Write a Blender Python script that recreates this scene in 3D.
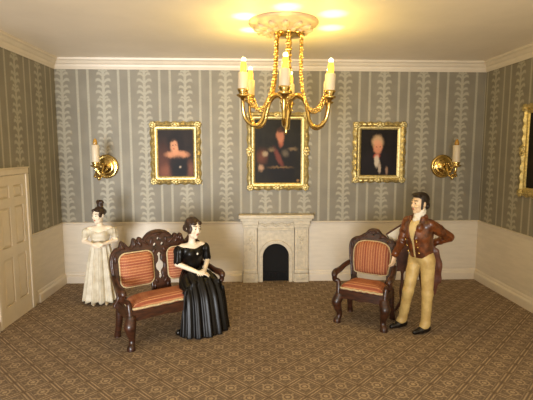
import bpy, bmesh, math, random
import numpy as np
from mathutils import Vector, Matrix, Euler

random.seed(7)
for o in list(bpy.data.objects):
    bpy.data.objects.remove(o, do_unlink=True)
SC = bpy.context.scene
COL = SC.collection
PI = math.pi

# ------------------------------------------------------------------ camera
cam_d = bpy.data.cameras.new('camera')
cam = bpy.data.objects.new('camera', cam_d)
COL.objects.link(cam)
cam_d.sensor_width = 36.0
cam_d.sensor_fit = 'HORIZONTAL'
cam_d.lens = 29.81
cam_d.clip_end = 200
_p, _y, _r = 0.11484, 0.03918, 0.00078
_f = Vector((math.sin(_y)*math.cos(_p), math.cos(_y)*math.cos(_p), -math.sin(_p)))
_rt = Vector((math.cos(_y), -math.sin(_y), 0))
_up = _rt.cross(_f)
_R = _rt*math.cos(_r) + _up*math.sin(_r)
_U = -_rt*math.sin(_r) + _up*math.cos(_r)
m = Matrix((( _R.x, _U.x, -_f.x, -0.422), (_R.y, _U.y, -_f.y, -7.475), (_R.z, _U.z, -_f.z, 2.275), (0, 0, 0, 1)))
cam.matrix_world = m
SC.camera = cam

# ------------------------------------------------------------------ world, light, exposure
w = bpy.data.worlds.new('world')
SC.world = w
w.use_nodes = True
bg = w.node_tree.nodes['Background']
bg.inputs[0].default_value = (1.0, 0.81, 0.53, 1)
bg.inputs[1].default_value = 1.14

def area_light(name, loc, target, size, power, color):
    d = bpy.data.lights.new(name, 'AREA')
    d.shape = 'RECTANGLE'
    d.size, d.size_y = size
    d.energy = power
    d.color = color
    o = bpy.data.objects.new(name, d)
    COL.objects.link(o)
    o.location = loc
    o.rotation_euler = (Vector(target) - Vector(loc)).to_track_quat('-Z', 'Y').to_euler()
    return o
# daylight of the surrounding room's window, far in front of the open side of the box room
day = area_light('window_daylight', (-3.6, -15.0, 1.2), (-2.7, 0.0, 2.2), (4.0, 3.0), 175, (0.92, 0.95, 1.0))
day.data.spread = math.radians(52)      # beam narrowed on purpose so the daylight falls mostly on the left of the back wall

SC.view_settings.view_transform = 'Standard'
SC.view_settings.look = 'None'
SC.view_settings.gamma = 1.0
SC.view_settings.use_curve_mapping = False
SC.view_settings.exposure = 0.15

# ------------------------------------------------------------------ node helper
class NT:
    def __init__(self, name):
        self.m = bpy.data.materials.new(name)
        self.m.use_nodes = True
        self.t = self.m.node_tree
        self.b = self.t.nodes['Principled BSDF']
        self._tc = None
    def tc(self, which='Object'):
        if not self._tc:
            self._tc = self.t.nodes.new('ShaderNodeTexCoord')
        return self._tc.outputs[which]
    def xyz(self, which='Object'):
        s = self.t.nodes.new('ShaderNodeSeparateXYZ')
        self.t.links.new(self.tc(which), s.inputs[0])
        return V(self, s.outputs[0]), V(self, s.outputs[1]), V(self, s.outputs[2])
    def math(self, op, *a):
        n = self.t.nodes.new('ShaderNodeMath')
        n.operation = op
        for i, x in enumerate(a):
            if isinstance(x, V):
                self.t.links.new(x.s, n.inputs[i])
            else:
                n.inputs[i].default_value = x
        return V(self, n.outputs[0])
    def noise(self, scale=5, detail=2, rough=0.5, vec=None, stretch=None):
        n = self.t.nodes.new('ShaderNodeTexNoise')
        n.inputs['Scale'].default_value = scale
        n.inputs['Detail'].default_value = detail
        n.inputs['Roughness'].default_value = rough
        src = vec or self.tc()
        if stretch:
            mp = self.t.nodes.new('ShaderNodeMapping')
            mp.inputs['Scale'].default_value = stretch
            self.t.links.new(src, mp.inputs[0])
            src = mp.outputs[0]
        self.t.links.new(src, n.inputs[0])
        return V(self, n.outputs[0])
    def smooth(self, x, lo, hi):
        n = self.t.nodes.new('ShaderNodeMapRange')
        n.interpolation_type = 'SMOOTHSTEP'
        self.t.links.new(x.s, n.inputs[0])
        n.inputs[1].default_value = lo
        n.inputs[2].default_value = hi
        return V(self, n.outputs[0])
    def mix(self, fac, a, b):
        n = self.t.nodes.new('ShaderNodeMix')
        n.data_type = 'RGBA'
        if isinstance(fac, V):
            self.t.links.new(fac.s, n.inputs[0])
        else:
            n.inputs[0].default_value = fac
        for i, x in ((6, a), (7, b)):
            if isinstance(x, V):
                self.t.links.new(x.s, n.inputs[i])
            else:
                n.inputs[i].default_value = (*x, 1)
        return V(self, n.outputs[2])
    def color(self, c):
        if isinstance(c, V):
            self.t.links.new(c.s, self.b.inputs['Base Color'])
        else:
            self.b.inputs['Base Color'].default_value = (*c, 1)
    def bump(self, h, strength=0.3, dist=0.01):
        n = self.t.nodes.new('ShaderNodeBump')
        n.inputs['Strength'].default_value = strength
        n.inputs['Distance'].default_value = dist
        self.t.links.new(h.s, n.inputs['Height'])
        self.t.links.new(n.outputs[0], self.b.inputs['Normal'])
    def set(self, rough=None, metal=None, coat=None, spec=None):
        if rough is not None: self.b.inputs['Roughness'].default_value = rough
        if metal is not None: self.b.inputs['Metallic'].default_value = metal
        if coat is not None: self.b.inputs['Coat Weight'].default_value = coat
        if spec is not None: self.b.inputs['Specular IOR Level'].default_value = spec

class V:
    def __init__(self, nt, s): self.n, self.s = nt, s
    def __add__(self, o): return self.n.math('ADD', self, o)
    __radd__ = __add__
    def __mul__(self, o): return self.n.math('MULTIPLY', self, o)
    __rmul__ = __mul__
    def __sub__(self, o): return self.n.math('SUBTRACT', self, o)
    def __rsub__(self, o): return self.n.math('SUBTRACT', o, self)
    def __truediv__(self, o): return self.n.math('DIVIDE', self, o)
    def abs(self): return self.n.math('ABSOLUTE', self)
    def fract(self): return self.n.math('FRACT', self)
    def floor(self): return self.n.math('FLOOR', self)
    def sin(self): return self.n.math('SINE', self)
    def sqrt(self): return self.n.math('SQRT', self)
    def max(self, o): return self.n.math('MAXIMUM', self, o)
    def min(self, o): return self.n.math('MINIMUM', self, o)
    def band(self, half, soft):
        """1 where |self| < half"""
        return 1.0 - self.n.smooth(self.abs(), half - soft, half + soft)

def srgb(r, g, b):
    f = lambda c: (c/255/12.92) if c/255 <= 0.04045 else ((c/255+0.055)/1.055)**2.4
    return (f(r), f(g), f(b))

# ------------------------------------------------------------------ materials
def paint(name, col, rough=0.5, var=0.06, scale=6, bump=0.0, coat=None, dark=None, stretch=None):
    n = NT(name)
    k = n.noise(scale, 4, 0.6, stretch=stretch)
    d = dark if dark else tuple(c*(1-var*2.2) for c in col)
    n.color(n.mix(n.smooth(k, 0.3, 0.7), d, col))
    n.set(rough=rough, coat=coat)
    if bump:
        n.bump(n.noise(scale*8, 3), bump, 0.01)
    return n.m

M = {}
M['trim'] = paint('cream_trim_paint', srgb(218, 206, 187), 0.42, 0.03, 4, 0.05)
M['dado'] = paint('cream_dado_paint', srgb(216, 205, 186), 0.5, 0.04, 3, 0.05, stretch=(1, 1, 6))
M['ceiling'] = paint('ceiling_paint', srgb(241, 230, 214), 0.48, 0.03, 1.3, 0.04)
M['plaster'] = paint('plaster_white', srgb(172, 152, 130), 0.45, 0.05, 14, 0.1)
M['marble'] = paint('fireplace_cream', srgb(206, 192, 164), 0.42, 0.09, 16, 0.2)
M['soot'] = paint('soot_black', srgb(11, 9, 8), 0.95, 0.2, 20, 0.2)
M['door'] = paint('door_paint', srgb(216, 202, 178), 0.45, 0.03, 5, 0.04)
M['wood'] = paint('mahogany', srgb(72, 39, 23), 0.36, 0.2, 9, 0.05, coat=0.12, dark=srgb(38, 20, 12), stretch=(1, 1, 4))
M['wood_dark'] = paint('dark_wood', srgb(96, 56, 36), 0.45, 0.2, 9, 0.05, dark=srgb(58, 30, 20))
M['cord'] = paint('beige_trim_cord', srgb(206, 184, 140), 0.8, 0.15, 60, 0.3)
M['wax'] = paint('ivory_candle', srgb(206, 190, 162), 0.45, 0.02, 10)
M['paper'] = paint('pale_paper', srgb(240, 230, 206), 0.7, 0.03, 10)

def gold(name, col, rough, scale=20, dark=0.55):
    n = NT(name)
    k = n.noise(scale, 3, 0.6)
    n.color(n.mix(n.smooth(k, 0.35, 0.65), tuple(c*dark for c in col), col))
    n.set(rough=rough, metal=1.0)
    n.bump(n.noise(scale*3, 2), 0.25, 0.006)
    return n.m
M['brass'] = gold('polished_brass', (0.84, 0.60, 0.21), 0.17, 9, 0.6)
M['gilt'] = gold('gilt_frame', (0.80, 0.66, 0.31), 0.5, 30, 0.68)

def bulb_mat(name, col, strength):
    n = NT(name)
    n.color(col)
    n.b.inputs['Emission Color'].default_value = (*col, 1)
    n.b.inputs['Emission Strength'].default_value = strength
    n.set(rough=0.2)
    return n.m
M['bulb'] = bulb_mat('lit_bulb', (1.0, 0.52, 0.06), 1.3)
M['bulb_tip'] = bulb_mat('lit_bulb_tip', (1.0, 0.86, 0.5), 7.0)
M['amber'] = paint('unlit_amber_bulb', srgb(186, 138, 56), 0.2, 0.1, 8)

def wallpaper(name, axis, phase, per=0.6635):
    n = NT(name)
    x, y, z = n.xyz()
    u = x if axis == 'x' else y
    c = ((u - phase)/per + 0.5).fract() - 0.5
    a = (c*per).abs()                                  # distance to the fern column
    # stem with slightly varying width
    stem = a.band(0.022, 0.008)
    # drooping leaf pairs, long and short ones alternating in a four leaf group
    def leaves(off, width, rise, th, pz):
        t = a/width
        arc = rise*(t*PI*0.78).sin()
        q = (((z - off) - arc)/pz).fract() - 0.5
        body = (q*pz).band(th, th*0.5)
        taper = 1.0 - n.smooth(a, width*0.8, width*1.05)
        return body*taper
    g = 0.42
    lv = leaves(0.00, 0.130, 0.060, 0.023, g)
    lv = lv.max(leaves(0.10, 0.105, 0.045, 0.020, g))
    lv = lv.max(leaves(0.19, 0.130, 0.060, 0.022, g))
    lv = lv.max(leaves(0.30, 0.110, 0.050, 0.020, g))
    lv = lv.max(leaves(0.36, 0.080, 0.035, 0.016, g))
    st = (a - 0.246).band(0.019, 0.007)
    mask = stem.max(lv).max(st)
    grain = n.noise(40, 3, 0.6)
    weave = n.noise(3, 2, 0.5)
    base = n.mix(n.smooth(weave, 0.3, 0.7), srgb(125, 118, 102), srgb(135, 128, 111))
    light = n.mix(n.smooth(grain, 0.3, 0.7), srgb(170, 164, 144), srgb(184, 178, 158))
    # faint woven rows of the print
    rows = ((z/0.019).fract() - 0.5).band(0.25, 0.2)
    base = n.mix(rows*0.25, base, srgb(113, 108, 94))
    n.color(n.mix(mask*0.64, base, light))
    n.set(rough=0.6)
    return n.m
M['wp_back'] = wallpaper('wallpaper_back', 'x', -2.80)
M['wp_left'] = wallpaper('wallpaper_left', 'y', -0.575)
M['wp_right'] = wallpaper('wallpaper_right', 'y', -0.30)

def carpet():
    n = NT('carpet')
    x, y, z = n.xyz()
    P = 0.354
    u = (x + y)/P + 0.0
    v = (x - y)/P - 0.087 + 0.5
    fu, fv = u.fract() - 0.5, v.fract() - 0.5
    # the cell frame: fu, fv in -.5...5, medallion at the centre
    cheb = fu.abs().max(fv.abs())
    r = (fu*fu + fv*fv).sqrt()
    lines = (cheb - 0.435).band(0.026, 0.022)
    lines2 = (cheb - 0.345).band(0.014, 0.014)*0.5
    med = (1.0 - n.smooth(r, 0.17, 0.27))*0.95
    ring = (r - 0.12).band(0.03, 0.02)
    dot = r.band(0.05, 0.03)
    pet = ((fu.abs() - 0.21)*(fu.abs() - 0.21) + (fv.abs() - 0.21)*(fv.abs() - 0.21)).sqrt().band(0.04, 0.03)*0.4
    tip = (fu.abs().min(fv.abs())).band(0.035, 0.02)*(cheb - 0.27).band(0.06, 0.03)*0.9
    edge = (cheb - 0.5).band(0.02, 0.02)
    corner = (fu.abs().min(fv.abs()) - 0.5).band(0.15, 0.08)
    mask = lines.max(lines2).max(med*(1.0 - ring)).max(dot).max(pet).max(tip)*(1.0 - corner*0.5)
    speck = n.noise(95, 2, 0.7)
    blot = n.noise(2.2, 3, 0.5)
    mask = mask*(0.4 + 0.6*n.smooth(speck, 0.25, 0.6))
    dark = n.mix(n.smooth(speck, 0.3, 0.7), srgb(102, 87, 74), srgb(127, 110, 95))
    dark = n.mix((edge*0.2).max(corner*0.4), dark, srgb(96, 78, 60))
    light = n.mix(n.smooth(speck, 0.3, 0.7), srgb(176, 153, 124), srgb(204, 181, 150))
    c = n.mix(mask*0.85, dark, light)
    c = n.mix(n.smooth(blot, 0.3, 0.7)*0.15, c, srgb(104, 84, 66))
    n.color(c)
    n.set(rough=0.95, spec=0.15)
    n.bump(speck, 0.4, 0.006)
    return n.m
M['carpet'] = carpet()

def fabric(name, axis, per=0.034):
    n = NT(name)
    xyz = n.xyz()
    u = xyz[axis]
    o = xyz[2 if axis != 2 else 0]
    s = ((u/per).fract() - 0.5).band(0.16, 0.1)
    wide = ((u/(per*4.3)).fract() - 0.5).band(0.2, 0.12)
    dots = ((o/0.018).fract() - 0.5).band(0.3, 0.15)
    k = n.noise(70, 2, 0.6)
    c = n.mix(n.smooth(k, 0.3, 0.7), srgb(142, 78, 48), srgb(166, 98, 62))
    c = n.mix(wide*0.55, c, srgb(130, 54, 36))
    c = n.mix(s*(0.35 + 0.5*dots), c, srgb(206, 150, 104))
    n.color(c)
    n.set(rough=0.75)
    n.bump(s + k*0.4, 0.5, 0.006)
    return n.m
M['fab_z'] = fabric('striped_upholstery_horizontal', 2)
M['fab_x'] = fabric('striped_upholstery_vertical', 0)
M['fab_y'] = fabric('striped_upholstery_seat', 1)

def portrait(name, bgc, shapes):
    """painted canvas: soft ellipses (cx, cy, rx, ry, angle, softness, colour) in canvas units 0..1"""
    n = NT(name)
    x, y, z = n.xyz('Generated')
    k = n.noise(7, 3, 0.6, vec=n.tc('Generated'))
    c = n.mix(n.smooth(k, 0.3, 0.7), tuple(t*.6 for t in bgc), tuple(t*1.1 for t in bgc))
    k2 = n.noise(16, 2, 0.6, vec=n.tc('Generated'))
    uu, vv = x + (k - 0.5)*0.10, z + (k2 - 0.5)*0.07
    for (cx, cy, rx, ry, ang, soft, colr) in shapes:
        ca, sa = math.cos(ang), math.sin(ang)
        a = ((uu - cx)*ca + (vv - cy)*sa)/rx
        b = ((vv - cy)*ca - (uu - cx)*sa)/ry
        d = (a*a + b*b).sqrt()
        c = n.mix((1.0 - n.smooth(d, 1 - soft*1.4, 1 + soft*1.4))*0.88, c, colr)
    n.color(c)
    n.set(rough=0.55, spec=0.2)
    return n.m
SK = srgb(206, 142, 104)
M['port1'] = portrait('portrait_of_woman', srgb(38, 27, 22), [
    (.12, .2, .35, .4, 0, .6, srgb(90, 50, 36)), (.5, .72, .22, .2, 0, .3, srgb(22, 14, 11)),
    (.62, .6, .1, .16, 0, .4, srgb(30, 18, 14)),
    (.25, .12, .2, .13, .3, .5, srgb(128, 76, 56)), (.9, .14, .1, .18, 0, .5, srgb(118, 72, 54)),
    (.54, .47, .32, .085, 0, .25, SK), (.50, .54, .075, .1, 0, .3, SK), (.45, .66, .1, .135, 0, .25, srgb(212, 150, 112)),
    (.56, .25, .27, .19, 0, .2, srgb(16, 13, 14)), (.58, .10, .25, .2, 0, .25, srgb(16, 13, 14)),
    (.43, .80, .13, .05, .3, .3, srgb(24, 15, 12)), (.41, .675, .018, .012, 0, .4, srgb(50, 28, 22)), (.49, .675, .018, .012, 0, .4, srgb(50, 28, 22)),
    (.445, .59, .026, .012, 0, .4, srgb(170, 60, 50)), (.62, .2, .03, .02, 0, .5, srgb(190, 170, 150))])
M['port2'] = portrait('portrait_of_officer', srgb(30, 26, 18), [
    (.55, .3, .32, .34, 0, .2, srgb(18, 15, 16)), (.62, .52, .26, .1, 0, .3, srgb(22, 18, 20)),
    (.56, .65, .06, .08, 0, .3, srgb(150, 84, 62)), (.55, .75, .085, .11, 0, .25, srgb(176, 112, 84)), (.56, .84, .09, .045, 0, .3, srgb(46, 28, 18)),
    (.52, .40, .05, .17, .6, .4, srgb(112, 56, 46)), (.36, .53, .06, .03, 0, .6, srgb(120, 98, 70)), (.83, .54, .08, .025, 0, .6, srgb(120, 98, 70)),
    (.66, .47, .06, .05, 0, .6, srgb(100, 88, 72)), (.16, .42, .1, .1, 0, .6, srgb(104, 58, 42)), (.22, .46, .05, .04, 0, .5, srgb(160, 140, 112)),
    (.13, .24, .05, .045, 0, .5, srgb(180, 140, 110)), (.55, .25, .22, .015, 0, .5, srgb(110, 84, 54)), (.93, .04, .03, .02, 0, .4, srgb(150, 110, 60))])
M['port3'] = portrait('portrait_of_grey_haired_man', srgb(24, 17, 14), [
    (.45, .3, .4, .26, 0, .25, srgb(28, 22, 26)), (.5, .1, .45, .25, 0, .25, srgb(24, 19, 22)),
    (.46, .73, .15, .14, 0, .3, srgb(196, 160, 120)), (.47, .61, .115, .145, 0, .25, srgb(206, 136, 104)), (.45, .72, .1, .05, 0, .4, srgb(206, 150, 116)),
    (.45, .42, .085, .05, 0, .3, srgb(190, 84, 62)), (.45, .31, .07, .13, 0, .3, srgb(206, 190, 168)), (.53, .16, .035, .1, 0, .4, srgb(180, 160, 140)), (.72, .1, .03, .08, 0, .5, srgb(150, 120, 100)),
    (.43, .62, .02, .012, 0, .4, srgb(70, 40, 30)), (.52, .62, .02, .012, 0, .4, srgb(70, 40, 30))])
M['port4'] = portrait('portrait_dark_canvas', srgb(26, 20, 16), [
    (.5, .3, .35, .3, 0, .3, srgb(40, 26, 22)), (.5, .66, .12, .15, 0, .3, srgb(190, 126, 94)), (.5, .78, .14, .07, 0, .3, srgb(50, 32, 22))])

# figurine paints
M['skin_pale'] = paint('painted_pale_skin', srgb(232, 214, 188), 0.4, 0.03, 10)
M['skin_man'] = paint('painted_skin', srgb(226, 194, 156), 0.4, 0.04, 10)
M['black_gloss'] = paint('glossy_black_paint', srgb(15, 12, 10), 0.36, 0.2, 10, coat=0.0)
M['black_gloss'].node_tree.nodes['Principled BSDF'].inputs['Specular IOR Level'].default_value = 0.28
M['cream_cloth'] = paint('cream_dress_paint', srgb(208, 199, 176), 0.5, 0.1, 7, 0.05, dark=srgb(184, 170, 142))
M['hair_brown'] = paint('brown_hair', srgb(62, 42, 28), 0.4, 0.25, 30, 0.2, stretch=(1, 1, .3))
M['hair_dark'] = paint('dark_hair', srgb(40, 27, 19), 0.4, 0.25, 30, 0.2)
M['brown_coat'] = paint('brown_coat_paint', srgb(122, 66, 30), 0.3, 0.25, 12, 0.05, coat=0.25, dark=srgb(64, 30, 14))
M['tail_coat'] = paint('plum_brown_tail_paint', srgb(104, 62, 44), 0.4, 0.2, 12, dark=srgb(72, 40, 30))
M['buff'] = paint('buff_trouser_paint', srgb(206, 180, 118), 0.45, 0.1, 7, 0.04, dark=srgb(178, 148, 90))
M['linen'] = paint('white_linen_paint', srgb(232, 224, 206), 0.5, 0.04, 10)
M['waistcoat'] = paint('cream_waistcoat_paint', srgb(216, 192, 136), 0.45, 0.06, 10)
M['boot'] = paint('black_boot_paint', srgb(24, 20, 18), 0.25, 0.1, 10)
M['lip'] = paint('painted_lip', srgb(190, 108, 88), 0.35, 0.03, 10)
M['eye'] = paint('painted_eye', srgb(84, 62, 48), 0.25, 0.03, 10)
M['shoe_pale'] = paint('pale_shoe_paint', srgb(190, 170, 136), 0.45, 0.05, 10)

# ------------------------------------------------------------------ object helpers
def tag(o, label=None, cat=None, group=None, kind=None):
    if label: o['label'] = label
    if cat: o['category'] = cat
    if group: o['group'] = group
    if kind: o['kind'] = kind
    return o

def link(name, me, mat=None, parent=None, smooth=False):
    o = bpy.data.objects.new(name, me)
    COL.objects.link(o)
    if mat:
        me.materials.append(M[mat] if isinstance(mat, str) else mat)
    if smooth:
        me.polygons.foreach_set('use_smooth', [True]*len(me.polygons))
    if parent:
        o.parent = parent
    return o

def empty(name, loc=(0, 0, 0), rz=0.0):
    o = bpy.data.objects.new(name, None)
    COL.objects.link(o)
    o.location = loc
    o.rotation_euler = (0, 0, rz)
    o.empty_display_size = 0.1
    return o

class MB:
    """collects simple shapes into one mesh"""
    def __init__(self):
        self.v, self.f = [], []
    def add(self, vs, fs):
        n = len(self.v)
        self.v += [tuple(p) for p in vs]
        self.f += [tuple(i + n for i in q) for q in fs]
        return self
    def box(self, x0, x1, y0, y1, z0, z1):
        vs = [(x, y, z) for z in (z0, z1) for y in (y0, y1) for x in (x0, x1)]
        return self.add(vs, [(0, 2, 3, 1), (4, 5, 7, 6), (0, 1, 5, 4), (2, 6, 7, 3), (0, 4, 6, 2), (1, 3, 7, 5)])
    def bbox(self, x0, x1, y0, y1, z0, z1, b=0.01):
        """box bevelled on all edges"""
        bm = bmesh.new()
        bmesh.ops.create_cube(bm, size=1)
        for v in bm.verts:
            v.co = Vector(((x0+x1)/2 + v.co.x*(x1-x0), (y0+y1)/2 + v.co.y*(y1-y0), (z0+z1)/2 + v.co.z*(z1-z0)))
        b = min(b, .45*min(abs(x1-x0), abs(y1-y0), abs(z1-z0)))
        bmesh.ops.bevel(bm, geom=list(bm.edges), offset=b, segments=2, affect='EDGES', profile=0.6)
        return self.bm(bm)
    def bm(self, bm):
        bm.verts.index_update()
        self.add([v.co[:] for v in bm.verts], [[v.index for v in f.verts] for f in bm.faces])
        bm.free()
        return self
    def tube(self, pts, rad, seg=10, flat=1.0, cap=True):
        """swept tube with a radius for each point; flat squeezes it along the binormal"""
        pts = [Vector(p) for p in pts]
        n = len(pts)
        if not hasattr(rad, '__len__'): rad = [rad]*n
        tang = []
        for i in range(n):
            t = pts[min(i+1, n-1)] - pts[max(i-1, 0)]
            tang.append(t.normalized())
        up = Vector((0, 0, 1)) if abs(tang[0].z) < 0.9 else Vector((0, 1, 0))
        nrm = (up - tang[0]*up.dot(tang[0])).normalized()
        vs = []
        for i in range(n):
            nrm = (nrm - tang[i]*nrm.dot(tang[i])).normalized()
            bi = tang[i].cross(nrm)
            for k in range(seg):
                a = 2*PI*k/seg
                vs.append(pts[i] + nrm*math.cos(a)*rad[i] + bi*math.sin(a)*rad[i]*flat)
        fs = [(i*seg+k, i*seg+(k+1) % seg, (i+1)*seg+(k+1) % seg, (i+1)*seg+k) for i in range(n-1) for k in range(seg)]
        if cap:
            fs.append(tuple(range(seg-1, -1, -1)))
            fs.append(tuple((n-1)*seg+k for k in range(seg)))
        return self.add(vs, fs)
    def lathe(self, prof, seg=24, c=(0, 0, 0), axis='z', wob=None):
        """profile of (r, h) turned about an axis through c"""
        vs, n = [], len(prof)
        for (r, h) in prof:
            for k in range(seg):
                a = 2*PI*k/seg
                rr = r*(1 + (wob(a, h) if wob else 0))
                x, y = rr*math.cos(a), rr*math.sin(a)
                if axis == 'z': p = (x, y, h)
                elif axis == 'y': p = (x, h, -y)
                else: p = (h, x, y)
                vs.append((p[0]+c[0], p[1]+c[1], p[2]+c[2]))
        fs = [(i*seg+k, i*seg+(k+1) % seg, (i+1)*seg+(k+1) % seg, (i+1)*seg+k) for i in range(n-1) for k in range(seg)]
        if prof[0][0] > 1e-4: fs.append(tuple(range(seg-1, -1, -1)))
        if prof[-1][0] > 1e-4: fs.append(tuple((n-1)*seg+k for k in range(seg)))
        return self.add(vs, fs)
    def ball(self, c, r, sub=1, scale=(1, 1, 1), rot=None):
        bm = bmesh.new()
        bmesh.ops.create_icosphere(bm, subdivisions=sub, radius=r)
        R = (rot or Matrix.Identity(3))
        for v in bm.verts:
            v.co = R @ Vector((v.co.x*scale[0], v.co.y*scale[1], v.co.z*scale[2])) + Vector(c)
        return self.bm(bm)
    def mesh(self, name):
        me = bpy.data.meshes.new(name)
        me.from_pydata(self.v, [], self.f)
        me.update()
        bm = bmesh.new()
        bm.from_mesh(me)
        bmesh.ops.remove_doubles(bm, verts=bm.verts, dist=1e-5)
        bmesh.ops.recalc_face_normals(bm, faces=bm.faces)
        bm.to_mesh(me)
        bm.free()
        return me
    def build(self, name, mat, parent=None, smooth=False):
        o = link(name, self.mesh(name), mat, parent, smooth)
        if smooth == 'auto':
            sharp(o.data)
        return o

def sharp(me, ang=0.6):
    """smooth shading with sharp edges kept"""
    me.polygons.foreach_set('use_smooth', [True]*len(me.polygons))
    bm = bmesh.new()
    bm.from_mesh(me)
    for e in bm.edges:
        if len(e.link_faces) == 2 and e.calc_face_angle(0) > ang:
            e.smooth = False
    bm.to_mesh(me)
    bm.free()

def spline(pts, n=6, closed=False):
    """Catmull-Rom through the points"""
    P = [np.array(p, float) for p in pts]
    out, m_ = [], len(P)
    rng = range(m_) if closed else range(m_-1)
    for i in rng:
        p0 = P[(i-1) % m_] if closed or i > 0 else P[0]
        p1, p2 = P[i], P[(i+1) % m_]
        p3 = P[(i+2) % m_] if closed or i+2 < m_ else P[-1]
        for k in range(n):
            t = k/n
            out.append(0.5*((2*p1) + (-p0+p2)*t + (2*p0-5*p1+4*p2-p3)*t*t + (-p0+3*p1-3*p2+p3)*t**3))
    if not closed:
        out.append(P[-1])
    return [tuple(p) for p in out]

def interp(xs, ys, n):
    return list(np.interp(np.linspace(0, 1, n), np.linspace(0, 1, len(ys)) if xs is None else xs, ys))

def plate(loops, ext, bev, xf=None):
    """filled 2D outline (first loop) with holes, extruded to a thin bevelled plate in the XZ plane"""
    cu = bpy.data.curves.new('tmp', 'CURVE')
    cu.dimensions = '2D'
    cu.fill_mode = 'BOTH'
    cu.extrude = ext
    cu.bevel_depth = bev
    cu.bevel_resolution = 1
    for lp in loops:
        s = cu.splines.new('POLY')
        s.points.add(len(lp)-1)
        for p, q in zip(s.points, lp):
            p.co = (q[0], q[1], 0, 1)
        s.use_cyclic_u = True
    o = bpy.data.objects.new('tmp', cu)
    COL.objects.link(o)
    dg = bpy.context.evaluated_depsgraph_get()
    me = bpy.data.meshes.new_from_object(o.evaluated_get(dg))
    bpy.data.objects.remove(o)
    bpy.data.curves.remove(cu)
    me.transform(Matrix.Rotation(PI/2, 4, 'X'))
    if xf: me.transform(xf)
    me.materials.clear()
    return me

# ------------------------------------------------------------------ room shell
W2 = 3.5765
H = 3.73
YF = -4.4           # open front edge
ZR = 1.045          # top of chair rail
TH = 0.12
def struct(o):
    o['kind'] = 'structure'
    return o
floor = struct(MB().box(-W2-TH, W2+TH, YF, TH, -0.12, 0.0).build('floor', 'carpet'))
ceil = struct(MB().box(-W2-TH, W2+TH, YF, TH, H, H+0.1).build('ceiling', 'ceiling'))
wall_back = struct(MB().box(-W2-TH, W2+TH, 0, TH, 0, H).build('wall_back', 'wp_back'))
wall_left = struct(MB().box(-W2-TH, -W2, YF, 0, 0, H).build('wall_left', 'wp_left'))
wall_right = struct(MB().box(W2, W2+TH, YF, 0, 0, H).build('wall_right', 'wp_right'))
# plain cream dado below the chair rail, a thin skin on each wall
DT = 0.008
MB().box(-W2, W2, -DT, -0.0005, 0, ZR-0.03).build('dado_panel', 'dado', wall_back)
MB().box(-W2+0.0005, -W2+DT, -1.13, -DT, 0, ZR-0.03).build('dado_panel', 'dado', wall_left)
MB().box(-W2+0.0005, -W2+DT, YF, -2.05, 0, ZR-0.03).build('dado_panel', 'dado', wall_left)
MB().box(W2-DT, W2-0.0005, YF, -DT, 0, ZR-0.03).build('dado_panel', 'dado', wall_right)

def moulding(name, prof, a, b, inward, mat='trim', mitre=(0, 0)):
    """profile of (depth from wall, z) extruded from a to b; mitre insets each end by its depth"""
    a, b = Vector((*a, 0)), Vector((*b, 0))
    d = (b-a).normalized()
    n = Vector((*inward, 0))
    vs = []
    for end, s, mt in ((a, 1, mitre[0]), (b, -1, mitre[1])):
        for (dp, z) in prof:
            p = end + n*dp + d*(s*dp*mt)
            vs.append((p.x, p.y, z))
    k = len(prof)
    fs = [(i, (i+1) % k, k+(i+1) % k, k+i) for i in range(k)] + [tuple(range(k))[::-1], tuple(range(k, 2*k))]
    o = MB().add(vs, fs).build(name, mat)
    return struct(o)
crown = [(0, 3.56), (0.012, 3.56), (0.022, 3.585), (0.03, 3.60), (0.034, 3.632), (0.055, 3.65), (0.075, 3.685), (0.10, 3.70), (0.105, 3.7299), (0, 3.7299)]
moulding('trim_1', crown, (-W2, 0), (W2, 0), (0, -1), mitre=(1, 1))
moulding('trim_2', crown, (-W2, YF), (-W2, 0), (1, 0), mitre=(0, 1))
moulding('trim_3', crown, (W2, 0), (W2, YF), (-1, 0), mitre=(1, 0))
rail = [(0, ZR-0.062), (0.012, ZR-0.06), (0.016, ZR-0.035), (0.03, ZR-0.024), (0.034, ZR-0.006), (0.028, ZR), (0, ZR)]
FPL, FPR = -0.55, 0.61
moulding('trim_4', rail, (-W2, 0), (FPL, 0), (0, -1), mitre=(1, 0))
moulding('trim_5', rail, (FPR, 0), (W2, 0), (0, -1), mitre=(0, 1))
moulding('trim_6', rail, (-W2, -1.13), (-W2, 0), (1, 0), mitre=(0, 1))
moulding('trim_7', rail, (W2, 0), (W2, YF), (-1, 0), mitre=(1, 0))
moulding('trim_8', rail, (-W2, YF), (-W2, -2.05), (1, 0))
base = [(0, 0), (0.05, 0), (0.05, 0.115), (0.04, 0.13), (0.026, 0.138), (0.022, 0.165), (0.012, 0.18), (0, 0.182)]
moulding('baseboard_back', base, (-W2, 0), (FPL, 0), (0, -1), mitre=(1, 0))
moulding('baseboard_back_right', base, (FPR, 0), (W2, 0), (0, -1), mitre=(0, 1))
moulding('baseboard_left', base, (-W2, -1.0), (-W2, 0), (1, 0), mitre=(0, 1))
moulding('baseboard_left_front', base, (-W2, YF), (-W2, -2.07), (1, 0))
moulding('baseboard_right', base, (W2, 0), (W2, YF), (-1, 0), mitre=(1, 0))

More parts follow.
